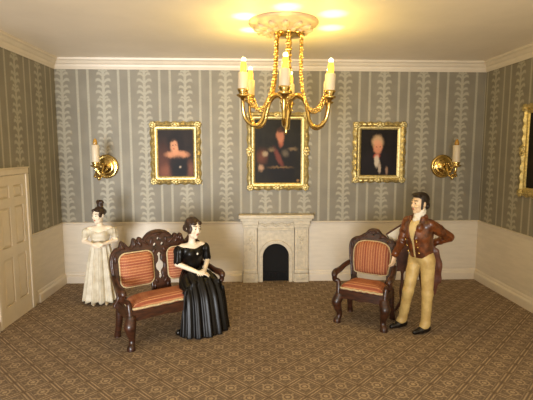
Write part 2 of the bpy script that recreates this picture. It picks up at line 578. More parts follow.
# ------------------------------------------------------------------ six panel door in the left wall
door = empty('door_1', (-W2, -1.585, 0))
struct(door)
DW, DH = 0.37, 1.93                                   # half width and height of the leaf
def door_part():
    xs = [-DW, -0.285, -0.055, 0.055, 0.285, DW]      # local y stops of stiles
    zs = [0.0, 0.24, 0.86, 1.0, 1.52, 1.64, 1.80, DH]
    mb = MB()
    for (a, b) in ((0, 1), (2, 3), (4, 5)):
        mb.box(0.0, 0.035, xs[a], xs[b], 0, DH)
    for (a, b) in ((0, 1), (2, 3), (4, 5), (6, 7)):
        for (c, d) in ((1, 2), (3, 4)):
            mb.box(0.0, 0.035, xs[c], xs[d], zs[a], zs[b])
    mb.build('stile_and_rail', 'door', door)
    for (c, d) in ((1, 2), (3, 4)):
        for (a, b) in ((1, 2), (3, 4), (5, 6)):
            y0, y1, z0, z1 = xs[c], xs[d], zs[a], zs[b]
            p = MB()
            i = 0.035
            q = [(0.012, y0, z0), (0.012, y1, z0), (0.012, y1, z1), (0.012, y0, z1),
                 (0.030, y0+i, z0+i), (0.030, y1-i, z0+i), (0.030, y1-i, z1-i), (0.030, y0+i, z1-i),
                 (0.002, y0, z0), (0.002, y1, z0), (0.002, y1, z1), (0.002, y0, z1)]
            p.add(q, [(4, 5, 6, 7), (0, 1, 5, 4), (1, 2, 6, 5), (2, 3, 7, 6), (3, 0, 4, 7), (8, 11, 10, 9),
                      (8, 9, 1, 0), (9, 10, 2, 1), (10, 11, 3, 2), (11, 8, 0, 3)])
            p.build('panel', 'door', door)
    cs = MB()
    for s in (-1, 1):
        cs.bbox(0.0, 0.05, s*(DW+0.005) if s > 0 else -DW-0.085, s*(DW+0.085) if s > 0 else -DW-0.005, 0, DH+0.005, 0.012)
    cs.bbox(0.0, 0.05, -DW-0.085, DW+0.085, DH+0.005, DH+0.085, 0.012)
    cs.bbox(0.0, 0.062, -DW-0.095, DW+0.095, DH+0.085, DH+0.10, 0.006)
    cs.build('casing', 'door', door)
door_part()

# ------------------------------------------------------------------ fireplace
fp = empty('fireplace', (0.030, 0, 0))
tag(fp, 'carved cream fireplace surround with arched black opening under the central portrait', 'fireplace')
def fireplace():
    yb = -DT
    # mantel shelf in three stepped courses
    mb = MB()
    mb.bbox(-0.632, 0.632, -0.20, yb, 1.115, 1.18, 0.016)
    mb.bbox(-0.60, 0.60, -0.17, yb, 1.072, 1.117, 0.008)
    mb.build('mantel_shelf', 'marble', fp)
    # pilasters with plinth, capital and sunk carved panel
    for s in (-1, 1):
        x0, x1 = (-0.565, -0.31) if s < 0 else (0.31, 0.565)
        p = MB()
        p.bbox(x0, x1, -0.125, yb, 0.0, 0.15, 0.008)
        p.bbox(x0+0.005, x1-0.005, -0.118, yb, 0.15, 0.225, 0.02)
        p.bbox(x0+0.012, x1-0.012, -0.10, yb, 0.22, 0.965, 0.008)
        p.bbox(x0-0.004, x1+0.004, -0.13, yb, 0.955, 1.0, 0.008)
        p.bbox(x0-0.012, x1+0.012, -0.145, yb, 1.0, 1.074, 0.012)
        pil = p.build('pilaster', 'marble', fp)
        f = MB()
        xc = (x0+x1)/2
        f.bbox(xc-0.075, xc-0.065, -0.112, -0.098, 0.27, 0.92, 0.004)
        f.bbox(xc+0.065, xc+0.075, -0.112, -0.098, 0.27, 0.92, 0.004)
        f.build('fillet', 'marble', pil)
        for (dx, dz, r) in [(0, .74, .026), (-.03, .79, .018), (.03, .79, .018), (-.03, .69, .018), (.03, .69, .018), (0, .84, .015),
                            (0, .64, .015), (0, .59, .02), (-.02, .55, .012), (.02, .55, .012), (0, .88, .012)]:
            MB().ball((xc+dx, -0.104, dz), r, 2, (1, .55, 1)).build('carved_flower', 'marble', pil, True)
        for dx in (-.07, -.035, 0, .035, .07):
            MB().ball((xc+dx, -0.126, .075), .024, 2, (.8, .4, 1.6)).build('carved_leaf', 'marble', pil, True)
    # frieze between the capitals with a carved swag
    z = MB()
    z.bbox(-0.311, 0.311, -0.095, yb, 0.93, 1.074, 0.006)
    z.bbox(-0.311, 0.311, -0.105, yb, 0.90, 0.932, 0.008)
    fr = z.build('frieze', 'marble', fp)
    sw = MB()
    for i in range(25):
        t = i/12 - 1
        zz = 0.985 + 0.03*abs(math.sin(t*PI*1.5))
        sw.ball((t*0.275, -0.097, zz), 0.016 + 0.012*abs(math.sin(i*1.9)), 2, (1.1, .6, .9))
    sw.build('swag_carving', 'marble', fr, True)
    # face slab with an arched hole, then a raised arch band
    zc, r = 0.445, 0.225
    arch = [(r, 0.0)] + [(r*math.cos(a), zc + r*math.sin(a)) for a in np.linspace(0, PI, 25)] + [(-r, 0.0)]
    outer = [(-0.311, 0.0), (-r, 0.0)] + arch[::-1][1:-1] + [(r, 0.0), (0.311, 0.0), (0.311, 0.93), (-0.311, 0.93)]
    me = plate([outer], 0.022, 0.0, Matrix.Translation((0, -0.04, 0)))
    link('face_slab', me, 'marble', fp)
    ro, ri = 0.282, 0.230
    band = [(ri, 0.0)] + [(ri*math.cos(a), zc + ri*math.sin(a)) for a in np.linspace(0, PI, 25)] + [(-ri, 0.0)]
    bo = [(-ro, 0.0)] + [(ro*math.cos(a), zc + ro*math.sin(a)) for a in np.linspace(PI, 0, 29)] + [(ro, 0.0)]
    me = plate([band + bo], 0.008, 0.006, Matrix.Translation((0, -0.074, 0)))
    link('arch_band', me, 'marble', fp)
    # black firebox back and hearth plate
    fb = MB()
    fb.box(-0.28, 0.28, -0.0175, yb-0.001, 0.0, 0.74)
    fb.build('firebox', 'soot', fp)
    g = MB()
    for i in range(7):
        x = -0.15 + i*0.05
        g.tube([(x, -0.035, 0.03), (x, -0.035, 0.16)], 0.006, 6)
    g.tube([(-0.18, -0.035, 0.16), (0.18, -0.035, 0.16)], 0.008, 6)
    g.tube([(-0.18, -0.035, 0.04), (0.18, -0.035, 0.04)], 0.008, 6)
    g.build('grate', 'soot', fp)
fireplace()

# ------------------------------------------------------------------ gilt framed portraits
def picture(name, label, loc, rz, w, h, iw, ih, mat, mid=False):
    """frame outer size w x h, canvas iw x ih; local wall plane y=0, the picture looks along -y"""
    root = empty(name, loc, rz)
    tag(root, label, 'painting', 'gilt framed portraits on the walls')
    fx, fz = (w-iw)/2, (h-ih)/2
    # moulding swept round the rectangle, carved by waves along its length
    prof = [(0.0, 0.0), (0.0, .028), (.10, .042), (.22, .058), (.38, .062), (.50, .048), (.62, .034), (.74, .036), (.86, .03), (.93, .024), (1.0, .017), (1.0, 0.0)]
    corners = [(-1, -1), (1, -1), (1, 1), (-1, 1)]
    NS = 36
    vs, k = [], len(prof)
    ring = 0
    for ci in range(4):
        a, b = corners[ci], corners[(ci+1) % 4]
        for j in range(NS):
            t = j/NS
            cx, cz = a[0]+(b[0]-a[0])*t, a[1]+(b[1]-a[1])*t
            wave = math.sin(t*PI*2*9) * min(1, 6*min(t, 1-t))
            swell = 0.0
            for (s, dep) in prof:
                X = cx*(w/2 - fx*s) if abs(cx) == 1 else cx*(w/2 - fx*s)
                Z = cz*(h/2 - fz*s)
                amp = math.sin(PI*min(max((s+.02)/.6, 0), 1))
                d2 = dep*(1 + 0.22*wave*amp)
                if s < 0.3:
                    e = 0.010*math.sin(t*PI*2*6 + 1.2)*min(1, 8*min(t, 1-t))*(0.3-s)/0.3
                    nx, nz = (0, 1) if ci % 2 == 0 else (1, 0)
                    X += nx*e*(1 if cx > 0 else -1)
                    Z += nz*e*(1 if cz > 0 else -1)
                vs.append((X, -d2, Z))
            ring += 1
    n = ring
    fs = [(i*k+q, i*k+q+1, ((i+1) % n)*k+q+1, ((i+1) % n)*k+q) for i in range(n) for q in range(k-1)]
    MB().add(vs, fs).build('frame_moulding', 'gilt', root, 'auto')
    def ornament(px, pz, sx, sz, seed):
        rnd = random.Random(seed)
        o = MB()
        o.ball((px, -.062, pz), .034, 2, (1, .55, 1))
        for q in range(7):
            a = 2*PI*q/7 + seed
            o.ball((px+math.cos(a)*.04*sx, -.056, pz+math.sin(a)*.04*sz), .018 + .006*rnd.random(), 2, (1.2, .7, 1))
        for q in range(5):
            a = q*0.9
            o.tube([(px+math.cos(a+u)*(.028+.014*u)*sx, -.062, pz+math.sin(a+u)*(.028+.014*u)*sz) for u in np.linspace(0, 1.6, 6)], [.008, .009, .009, .008, .006, .004], 6)
        o.build('scroll_ornament', 'gilt', root, True)
    for i, (a, b) in enumerate(corners):
        ornament(a*(w/2-fx*.38), b*(h/2-fz*.38), 1.0, 1.0, i)
    for a in (-1, 1):
        ornament(0, a*(h/2-fz*.35), 1.5, .7, 5+a)
        if mid:
            ornament(a*(w/2-fx*.3), 0, .9, 1.6, 9+a)
    cv = MB()
    cv.box(-iw/2-.004, iw/2+.004, -.012, -.001, -ih/2-.004, ih/2+.004)
    cv.build('canvas', mat, root)
    return root
picture('framed_portrait', 'gilt framed portrait of a woman in black off-shoulder dress, above the settee', (-1.645, 0, 2.205), 0, .83, 1.04, .58, .765, 'port1')
picture('framed_portrait', 'large gilt framed portrait of a man with red sash above the mantel', (.062, 0, 2.235), 0, 1.04, 1.30, .77, 1.055, 'port2', True)
picture('framed_portrait', 'gilt framed portrait of a grey-haired man with white neckcloth', (1.782, 0, 2.218), 0, .90, 1.02, .62, .765, 'port3')
picture('framed_portrait', 'gilt picture frame cut off on the right side wall', (W2, -1.62, 2.255), -PI/2, .92, 1.32, .68, 1.06, 'port4', True)

# ------------------------------------------------------------------ wall sconces
def sconce(loc, label):
    root = empty('wall_sconce', loc)
    tag(root, label, 'sconce', 'brass candle sconces on the back wall')
    b = MB()
    b.lathe([(0.195, -0.001), (0.2, -0.02), (0.19, -0.04), (0.165, -0.048), (0.155, -0.04), (0.145, -0.045), (0.12, -0.075), (0.11, -0.07), (0.10, -0.08), (0.06, -0.105), (0.03, -0.112), (0, -0.114)], 40, axis='y')
    b.build('backplate', 'brass', root, True)
    a = MB()
    path = spline([(0, -.10, .0), (0, -.16, .02), (0, -.22, -.03), (0, -.26, -.11), (0, -.33, -.15), (0, -.45, -.13), (0, -.51, -.07), (0, -.515, .0)], 5)
    a.tube(path, interp(None, [.03, .024, .022, .022, .02, .02, .018, .02], len(path)), 12)
    a.build('arm', 'brass', root, True)
    for sx in (-1, 1):
        for (r0, cz, cy) in ((.07, -.02, -.20), (.05, -.12, -.40)):
            pts = [(sx*(.03 + .035*math.sin(t)), cy + .04*math.sin(2*t), cz + r0*math.cos(t)*(1-.12*t)) for t in np.linspace(0, 4.6, 18)]
            MB().tube(pts, interp(None, [.016, .015, .013, .008], len(pts)), 8).build('scroll', 'brass', root, True)
    s = MB()
    for q in range(6):
        an = q*PI/3
        s.ball((.05*math.cos(an), -.13, .05*math.sin(an)), .022, 2, (1, .8, 1))
    s.build('rosette', 'brass', root, True)
    MB().ball((0, -.40, -.17), .03, 2, (1, 1, 1.3)).build('drop', 'brass', root, True)
    c = MB()
    c.lathe([(0.018, -.01), (.03, 0), (.075, .02), (.085, .035), (.078, .04), (.05, .038), (.055, .06), (.066, .085), (.06, .09), (.0, .088)], 20, (0, -.515, 0))
    c.build('drip_cup', 'brass', root, True)
    k = MB()
    k.lathe([(.056, .085), (.058, .09), (.058, .345), (.05, .355), (0, .356)], 20, (0, -.515, 0))
    cn = k.build('candle', 'wax', root, True)
    t = MB()
    t.lathe([(.03, .352), (.034, .37), (.032, .40), (.022, .432), (.008, .45), (0, .454)], 14, (0, -.515, 0))
    t.build('flame_bulb', 'amber', cn, True)
sconce((-2.795, 0, 1.985), 'brass candle sconce left of the portrait of the woman')
sconce((2.885, 0, 1.985), 'brass candle sconce on the back wall above the man')

# ------------------------------------------------------------------ ceiling rose and chandelier
rose = empty('ceiling_rose', (-0.02, -2.2, H))
tag(rose, 'round white plaster ceiling rose above the chandelier', 'ceiling rose')
def ceiling_rose():
    MB().lathe([(.40, 0), (.405, -.02), (.38, -.045), (.34, -.055), (.33, -.075), (.29, -.09), (.22, -.10), (.2, -.115), (.12, -.125), (0, -.125)], 48).build('disc', 'plaster', rose, True)
    for q in range(12):
        a = 2*PI*q/12
        m_ = MB()
        R = Matrix.Rotation(a, 3, 'Z')
        m_.ball(R @ Vector((.27, 0, -.088)), .06, 2, (1.35, .8, .62), R)
        m_.ball(R @ Vector((.19, 0, -.115)), .036, 2, (1.4, .9, .8), R)
        m_.build('petal', 'plaster', rose, True)
ceiling_rose()

CH = empty('chandelier', (0.05, -2.18, H-.125))
CH.rotation_euler = (0, 0.03, math.radians(-8))
tag(CH, 'brass chandelier with six lit electric candles and looped bead chains', 'chandelier')
def chandelier():
    Z0 = H-.125
    def z(h): return h - Z0
    MB().lathe([(.0, 0), (.18, 0), (.185, -.012), (.15, -.028), (.06, -.04), (.02, -.06), (0, -.062)], 28).build('canopy', 'brass', CH, True)
    MB().lathe([(0, z(3.56)), (.014, z(3.56)), (.014, z(3.42)), (.03, z(3.40)), (.014, z(3.38)), (.014, z(3.28)), (.035, z(3.25)), (.05, z(3.20)), (.03, z(3.14)), (.016, z(3.11)),
                (.04, z(3.08)), (.016, z(3.05)), (.03, z(3.0)), (.055, z(2.955)), (.06, z(2.92)), (.035, z(2.90)), (.03, z(2.86)), (.0, z(2.86))], 20).build('stem', 'brass', CH, True)
    MB().lathe([(0, z(2.93)), (.05, z(2.93)), (.085, z(2.905)), (.09, z(2.88)), (.06, z(2.84)), (.045, z(2.80)), (.055, z(2.74)), (.06, z(2.70)), (.045, z(2.64)), (.03, z(2.60)),
                (.045, z(2.57)), (.03, z(2.53)), (.015, z(2.50)), (.022, z(2.475)), (.014, z(2.45)), (0, z(2.445))], 24).build('hub', 'brass', CH, True)
    R0 = 0.56
    prof = spline([(.06, 2.86), (.12, 2.90), (.19, 2.89), (.25, 2.83), (.285, 2.72), (.315, 2.61), (.37, 2.545), (.445, 2.54), (.515, 2.60), (.55, 2.70), (R0, 2.82)], 5)
    mats = {}
    def part(key, mb, mat, parent, an, smooth=True):
        """build once, later arms share the mesh turned about the stem"""
        if key not in mats:
            o = mb().build(key, mat, parent, smooth)
            mats[key] = o.data
        else:
            o = bpy.data.objects.new(key, mats[key])
            COL.objects.link(o)
            o.parent = parent
        o.rotation_euler = (0, 0, an)
        return o
    for i in range(6):
        an = -PI/2 + i*PI/3
        part('arm', lambda: MB().tube([(r, 0, z(h)) for r, h in prof], interp(None, [.026, .024, .023, .022, .022, .02], len(prof)), 12), 'brass', CH, an)
        part('drip_cup', lambda: MB().lathe([(0, z(2.80)), (.02, z(2.80)), (.025, z(2.825)), (.055, z(2.845)), (.075, z(2.862)), (.07, z(2.87)), (.04, z(2.875)), (.05, z(2.895)), (.068, z(2.93)), (.06, z(2.935)), (0, z(2.93))], 20, (R0, 0, 0)), 'brass', CH, an)
        cn = part('candle', lambda: MB().lathe([(.0, z(2.925)), (.056, z(2.925)), (.058, z(2.935)), (.058, z(3.105)), (.05, z(3.115)), (0, z(3.116))], 20, (R0, 0, 0)), 'wax', CH, an)
        b = part('bulb', lambda: MB().lathe([(.036, z(3.112)), (.036, z(3.13)), (.036, z(3.19)), (.028, z(3.225)), (.024, z(3.236)), (0, z(3.237))], 14, (R0, 0, 0)), 'bulb', cn, 0)
        b2 = part('bulb_tip', lambda: MB().ball((R0, 0, z(3.252)), .027, 2), 'bulb_tip', cn, 0)
        # lamp inside the bulb: general glow, and the lens tip throwing a pool on the ceiling
        ang = an
        px, py = R0*math.cos(ang), R0*math.sin(ang)
        ld = bpy.data.lights.new('bulb_glow', 'POINT')
        ld.energy = 9.0
        ld.color = (1.0, 0.71, 0.15)
        ld.shadow_soft_size = 0.03
        lo = bpy.data.objects.new('bulb_glow', ld)
        COL.objects.link(lo)
        lo.parent = CH
        lo.location = (px, py, z(3.30))
        sd = bpy.data.lights.new('bulb_beam', 'SPOT')
        sd.energy = 46
        sd.color = (1.0, 0.66, 0.17)
        sd.spot_size = 0.80
        sd.spot_blend = 0.9
        sd.shadow_soft_size = 0.02
        so = bpy.data.objects.new('bulb_beam', sd)
        COL.objects.link(so)
        so.parent = CH
        so.location = (px, py, z(3.29))
        so.rotation_euler = (PI, 0, 0)
    # bead chain: canopy -> long drop -> swag up to the cup
    cp = spline([(.165, 3.60), (.17, 3.35), (.18, 3.1), (.215, 2.93), (.27, 2.79), (.345, 2.725), (.43, 2.75), (.49, 2.83), (.515, 2.90)], 24)
    def chain():
        mb = MB()
        acc, last = 0, None
        flip = 0
        for (r, h) in cp:
            p = Vector((r, 0, z(h)))
            if last is None or (p-last).length > .029:
                dirv = (p-last).normalized() if last is not None else Vector((0, 0, -1))
                last = p
                flip += 1
                # an oval bead link, alternately turned
                q = dirv.to_track_quat('Z', 'Y').to_matrix()
                sc = (1.15, .6, 1.25) if flip % 2 else (.6, 1.15, 1.25)
                mb.ball(p, .0185, 1, sc, q)
        return mb
    for i in range(6):
        for off in (-.07, .07):
            part('bead_chain', chain, 'brass', CH, -PI/2 + i*PI/3 + off, True)
chandelier()

# ------------------------------------------------------------------ carved settee and armchair
def mirror(pts):
    """left half outline (from bottom left up to the centre) mirrored to a closed loop"""
    r = [(-x, z) for (x, z) in pts[::-1] if abs(x) > 1e-6]
    return pts + r

def rrect(x0, x1, z0, z1, r, n=6):
    out = []
    for (cx, cz, a0) in ((x1-r, z0+r, -PI/2), (x1-r, z1-r, 0), (x0+r, z1-r, PI/2), (x0+r, z0+r, PI)):
        for k in range(n+1):
            a = a0 + PI/2*k/n
            out.append((cx+r*math.cos(a), cz+r*math.sin(a)))
    return out

def pillow(loop, thick, n=9, power=2.4):
    """padded cushion: the loop shrunk to its centre over a domed height; lies in XZ, domes towards -y"""
    cx = sum(p[0] for p in loop)/len(loop)
    cz = sum(p[1] for p in loop)/len(loop)
    k = len(loop)
    vs, fs = [(x, 0.0, z_) for x, z_ in loop], []
    for i in range(n):
        t = 1 - i/n
        hgt = thick*(1 - t**power)**(1/2.0)
        vs += [(cx+(x-cx)*t, -hgt-0.004, cz+(z_-cz)*t) for x, z_ in loop]
    c = len(vs)
    vs.append((cx, -thick-0.004, cz))
    for i in range(n):
        fs += [(i*k+q, i*k+(q+1) % k, (i+1)*k+(q+1) % k, (i+1)*k+q) for q in range(k)]
    fs += [(n*k+q, n*k+(q+1) % k, c) for q in range(k)]
    fs.append(tuple(range(k-1, -1, -1)))
    return MB().add(vs, fs)

def piping(loop, r, y, wav=0.0, nw=18):
    L = len(loop)
    pts = [(x, y + wav*math.sin(2*PI*i/L*nw), z_ + wav*0.6*math.cos(2*PI*i/L*nw)) for i, (x, z_) in enumerate(loop)]
    pts.append(pts[0])
    return MB().tube(pts, r, 7, cap=False)

def carved_seat(root, hw, crest, openings, holes, cushions, arm_z, stripe_back, front_w, carve):
    YF_, YB_ = -0.235, 0.20
    lean = 0.13                                     # backward lean of the back in metres per metre
    # backrest plate sheared backwards
    sh = Matrix(((1, 0, 0, 0), (0, 1, lean, YB_ - lean*0.45), (0, 0, 1, 0), (0, 0, 0, 1)))
    outline = spline(mirror(crest), 4, True)
    me = plate([outline] + openings + holes, 0.02, 0.008, sh)
    bk = link('backrest_frame', me, 'wood', root)
    sharp(me, 0.9)
    # raised rim that follows the outline (the carved edge) and carved leaves
    top = [p for p in outline if p[1] > 0.5]
    i0 = min(range(len(outline)), key=lambda i: (outline[i][0] > 0, abs(outline[i][1]-0.5)))
    def on_back(x, z_, off=0.0):
        return (x, YB_ + lean*(z_-0.45) - 0.028 - off, z_)
    rim = MB()
    seq = outline[i0:] + outline[:i0]
    seq = [p for p in seq if p[1] > 0.5]
    rim.tube([on_back(x*0.972, 0.5+(z_-0.5)*0.975) for x, z_ in seq], 0.013, 7)
    rim.build('carved_rim', 'wood', bk, True)
    for (x, z_, rx, rz_, a) in carve:
        for s in ((1, -1) if abs(x) > 1e-6 else (1,)):
            R = Matrix.Rotation(-a*s, 3, 'Y')
            MB().ball(on_back(x*s, z_), 1.0, 2, (rx, 0.016, rz_), R).build('carved_leaf', 'wood', bk, True)
    # back cushions
    for lp in cushions:
        lp = [(x, z_) for x, z_ in lp]
        cx = sum(p[0] for p in lp)/len(lp)
        cz = sum(p[1] for p in lp)/len(lp)
        loc = [(x-cx, z_-cz) for x, z_ in lp]
        c = pillow(loc, 0.08, power=3.4).build('back_cushion', stripe_back, root, True)
        c.location = on_back(cx, cz, 0.0)
        c.rotation_euler = (-math.atan(lean), 0, 0)
        pp = piping([(x*1.0, z_*1.0) for x, z_ in loc], 0.009, -0.010).build('piping', 'cord', c, True)
    # seat frame: serpentine front rail, side and back rails
    fw = front_w
    zt, zb = 0.455, 0.335
    n = 24
    fr = MB()
    def rail_piece(p0, p1, th, wave):
        vs, fs = [], []
        d = (Vector(p1)-Vector(p0)).to_2d() if False else Vector((p1[0]-p0[0], p1[1]-p0[1]))
        L = d.length
        d /= L
        nr = Vector((-d.y, d.x))*th/2
        for i in range(n+1):
            t = i/n
            q = Vector(p0[:2]) + d*(L*t)
            lo = zb + wave*(0.5 - 0.5*math.cos(2*PI*t*1.0))*0.6 - wave*0.7*math.exp(-((t-0.5)/0.10)**2)
            bow = -0.02*math.sin(PI*t) if wave > 0.01 else 0
            for (s, z_) in ((-1, lo), (-1, zt), (1, zt), (1, lo)):
                vs.append((q.x+nr.x*s, q.y+nr.y*s+bow, z_))
        for i in range(n):
            a = i*4
            fs += [(a+k, a+(k+1) % 4, a+4+(k+1) % 4, a+4+k) for k in range(4)]
        fs += [(0, 3, 2, 1), (n*4, n*4+1, n*4+2, n*4+3)]
        fr.add(vs, fs)
    bw = hw*0.93
    rail_piece((-fw, YF_+.02), (fw, YF_+.02), 0.04, 0.03)
    rail_piece((-bw, YB_), (bw, YB_), 0.035, 0.0)
    rail_piece((-fw+.005, YF_+.02), (-bw+.01, YB_), 0.04, 0.012)
    rail_piece((fw-.005, YF_+.02), (bw-.01, YB_), 0.04, 0.012)
    fr.box(-fw+.02, fw-.02, YF_+.03, YB_-.01, zt-.03, zt-.004)
    fr.build('seat_frame', 'wood', root)
    # seat cushion: domed pad with wavy braid
    lp = [(-fw+.01, YF_+.005), (fw-.01, YF_+.005), (bw-.05, YB_-.05), (-bw+.05, YB_-.05)]
    dense = []
    for i in range(4):
        a, b = np.array(lp[i]), np.array(lp[(i+1) % 4])
        for k in range(14):
            dense.append(tuple(a+(b-a)*(k/14)))
    # round the corners
    for _ in range(3):
        dense = [((dense[i-1][0]+2*dense[i][0]+dense[(i+1) % len(dense)][0])/4, (dense[i-1][1]+2*dense[i][1]+dense[(i+1) % len(dense)][1])/4) for i in range(len(dense))]
    pad = pillow(dense, 0.105, 10, 3.0)
    pad.v = [(x, z_, zt + 0.0 - y_) for (x, y_, z_) in pad.v]
    sc = pad.build('seat_cushion', 'fab_y', root, True)
    pp = piping(dense, 0.014, 0.0, 0.006, 26)
    pp.v = [(x, z_, zt + 0.018 + y_) for (x, y_, z_) in pp.v]
    pp.build('braid_trim', 'cord', sc, True)
    # arms: from the back stile forward, scrolled end, then a curved post down to the rail
    for s in (-1, 1):
        a = MB()
        xs = hw*0.97
        az = arm_z
        path = spline([(s*xs, YB_+lean*(az-.45)-.005, az+.05), (s*(xs+.02), .10, az+.035), (s*(xs+.04), -.04, az), (s*(xs+.05), -.16, az-.005), (s*(xs+.045), -.225, az-.02), (s*(xs+.04), -.245, az-.05)], 5)
        a.tube(path, interp(None, [.034, .036, .04, .046, .046, .032], len(path)), 12, 0.9)
        arm = a.build('arm', 'wood', root, True)
        p = MB()
        path = spline([(s*(xs+.045), -.215, az-.03), (s*(xs+.05), -.20, az-.10), (s*(fw+.01), -.19, .55), (s*(fw-.002), -.205, .46), (s*(fw-.002), -.215, .38)], 5)
        p.tube(path, interp(None, [.032, .032, .030, .034, .034], len(path)), 10)
        p.build('arm_post', 'wood', arm, True)
    # legs
    for s in (-1, 1):
        l = MB()
        x0, y0 = s*(fw-.015), YF_+.03
        path = spline([(x0, y0, .40), (x0+s*.008, y0-.008, .345), (x0+s*.026, y0-.03, .28), (x0+s*.014, y0-.018, .2), (x0-s*.004, y0+.004, .12), (x0+s*.004, y0-.006, .065), (x0+s*.016, y0-.02, .035), (x0+s*.018, y0-.022, .0)], 5)
        l.tube(path, interp(None, [.052, .064, .068, .052, .038, .036, .048, .05], len(path)), 14)
        lg = l.build('leg', 'wood', root, True)
        k = MB()
        for q in (-1, 0, 1):
            k.ball((x0+s*.03+q*.02, y0-.052+abs(q)*.008, .30), .016, 2, (.7, .6, 1.9))
        k.build('knee_carving', 'wood', lg, True)
        l = MB()
        x0, y0 = s*(bw-.02), YB_-.01
        path = spline([(x0, y0, .44), (x0, y0-.005, .32), (x0+s*.004, y0+.005, .2), (x0+s*.01, y0+.03, .1), (x0+s*.014, y0+.05, .03), (x0+s*.014, y0+.052, 0)], 5)
        l.tube(path, interp(None, [.042, .046, .042, .036, .04, .042], len(path)), 12)
        l.build('leg', 'wood', root, True)

settee = empty('settee', (-1.43, -2.125, 0), math.radians(34.8))
tag(settee, 'carved mahogany two-seat settee with orange striped cushions under the woman in black', 'settee')
crest = [(-.53, .37), (-.56, .5), (-.585, .65), (-.61, .82), (-.612, .94), (-.59, 1.02), (-.54, 1.075), (-.50, 1.085), (-.475, 1.145), (-.455, 1.15), (-.42, 1.105), (-.375, 1.075),
         (-.345, 1.10), (-.325, 1.165), (-.30, 1.17), (-.275, 1.125), (-.255, 1.175), (-.225, 1.175), (-.205, 1.14), (-.165, 1.185), (-.115, 1.225), (-.05, 1.245), (0, 1.25)]
keyhole = spline([(0, .63), (.03, .66), (.026, .72), (.058, .77), (.060, .83), (.030, .87), (.026, .92), (.036, .95), (0, .985),
                  (-.036, .95), (-.026, .92), (-.030, .87), (-.060, .83), (-.058, .77), (-.026, .72), (-.03, .66)], 4, True)
def disc(cx, cz, r, n=12):
    return [(cx+r*math.cos(2*PI*k/n), cz+r*math.sin(2*PI*k/n)) for k in range(n)]
carved_seat(settee, .615, crest,
            [rrect(-.485, -.12, .47, .985, .06), rrect(.12, .485, .47, .985, .06)],
            [keyhole, disc(-.05, 1.075, .024), disc(.05, 1.075, .024), disc(0, 1.145, .026)],
            [rrect(-.52, -.095, .605, 1.02, .085, 8), rrect(.095, .52, .605, 1.02, .085, 8)],
            .70, 'fab_z', .565,
            [(.46, 1.085, .04, .018, .6), (.31, 1.11, .018, .04, .2), (.24, 1.10, .02, .035, -.3), (.17, 1.11, .05, .018, .7), (0, 1.205, .05, .018, 0), (.10, 1.12, .016, .05, .2),
             (.07, 1.0, .022, .04, .5), (.06, .62, .02, .04, -.4), (.56, .95, .016, .06, 0), (.085, .55, .02, .05, 0)])

chair = empty('armchair', (1.118, -1.862, 0), math.radians(-32.4))
tag(chair, 'carved mahogany armchair with orange striped cushions beside the man', 'armchair')
crest = [(-.265, .37), (-.27, .5), (-.285, .65), (-.315, .82), (-.325, .94), (-.305, 1.02), (-.25, 1.065), (-.195, 1.08), (-.15, 1.11), (-.105, 1.135), (-.08, 1.165), (-.045, 1.19), (0, 1.195)]
cush = spline([(-.20, .60), (0, .59), (.20, .60), (.235, .66), (.25, .80), (.245, .92), (.20, 1.0), (.11, 1.035), (0, 1.04), (-.11, 1.035), (-.20, 1.0), (-.245, .92), (-.25, .80), (-.235, .66)], 5, True)
carved_seat(chair, .325, crest,
            [rrect(-.215, .215, .47, .97, .08)], [disc(0, 1.125, .017)], [cush], .665, 'fab_x', .308,
            [(.22, 1.045, .05, .018, .5), (.12, 1.095, .045, .016, .4), (.05, 1.155, .035, .016, .3), (.28, .95, .016, .06, 0)])

# ------------------------------------------------------------------ wooden stand with a pale sheet behind the man's arm
stand = empty('reading_stand', (1.69, -1.60, 0))
tag(stand, 'dark wooden reading stand behind the man in the brown coat', 'stand')
def reading_stand():
    b = MB()
    for q in range(3):
        a = 2*PI*q/3 + .5
        path = spline([(0, 0, .14), (.03*math.cos(a), .03*math.sin(a), .12), (.07*math.cos(a), .07*math.sin(a), .04), (.10*math.cos(a), .10*math.sin(a), .018)], 5)
        b = MB().tube(path, interp(None, [.024, .022, .018, .02], len(path)), 10)
        b.build('foot', 'wood_dark', stand, True)
    MB().lathe([(0, .09), (.03, .09), (.035, .14), (.02, .2), (.035, .32), (.02, .45), (.018, .56), (.03, .60), (.02, .64), (.0, .64)], 16).build('post', 'wood_dark', stand, True)
    MB().bbox(-.085, .075, -.012, .012, .60, 1.10, .006).build('back_panel', 'wood_dark', stand)
    T = Matrix.Translation((.064, 0, 1.137)) @ Matrix.Rotation(math.radians(-33), 4, 'Y')
    for (args, nm) in (((-.27, .27, -.05, .012, -.02, .012), 'ledge'), ((-.27, .27, -.012, .012, -.01, .16), 'board')):
        p = MB().bbox(*args, .006)
        p.v = [tuple(T @ Vector(v)) for v in p.v]
        p.build(nm, 'wood_dark', stand)
reading_stand()
sheet = MB().box(-.262, .14, -.020, -.0135, .013, .142)
T_ = Matrix.Translation((1.754, -1.60, 1.137)) @ Matrix.Rotation(math.radians(-33), 4, 'Y')
sheet.v = [tuple(T_ @ Vector(v)) for v in sheet.v]
so_ = sheet.build('paper_sheet', 'paper')
tag(so_, "pale paper sheet on the wooden stand behind the man's arm", 'paper')

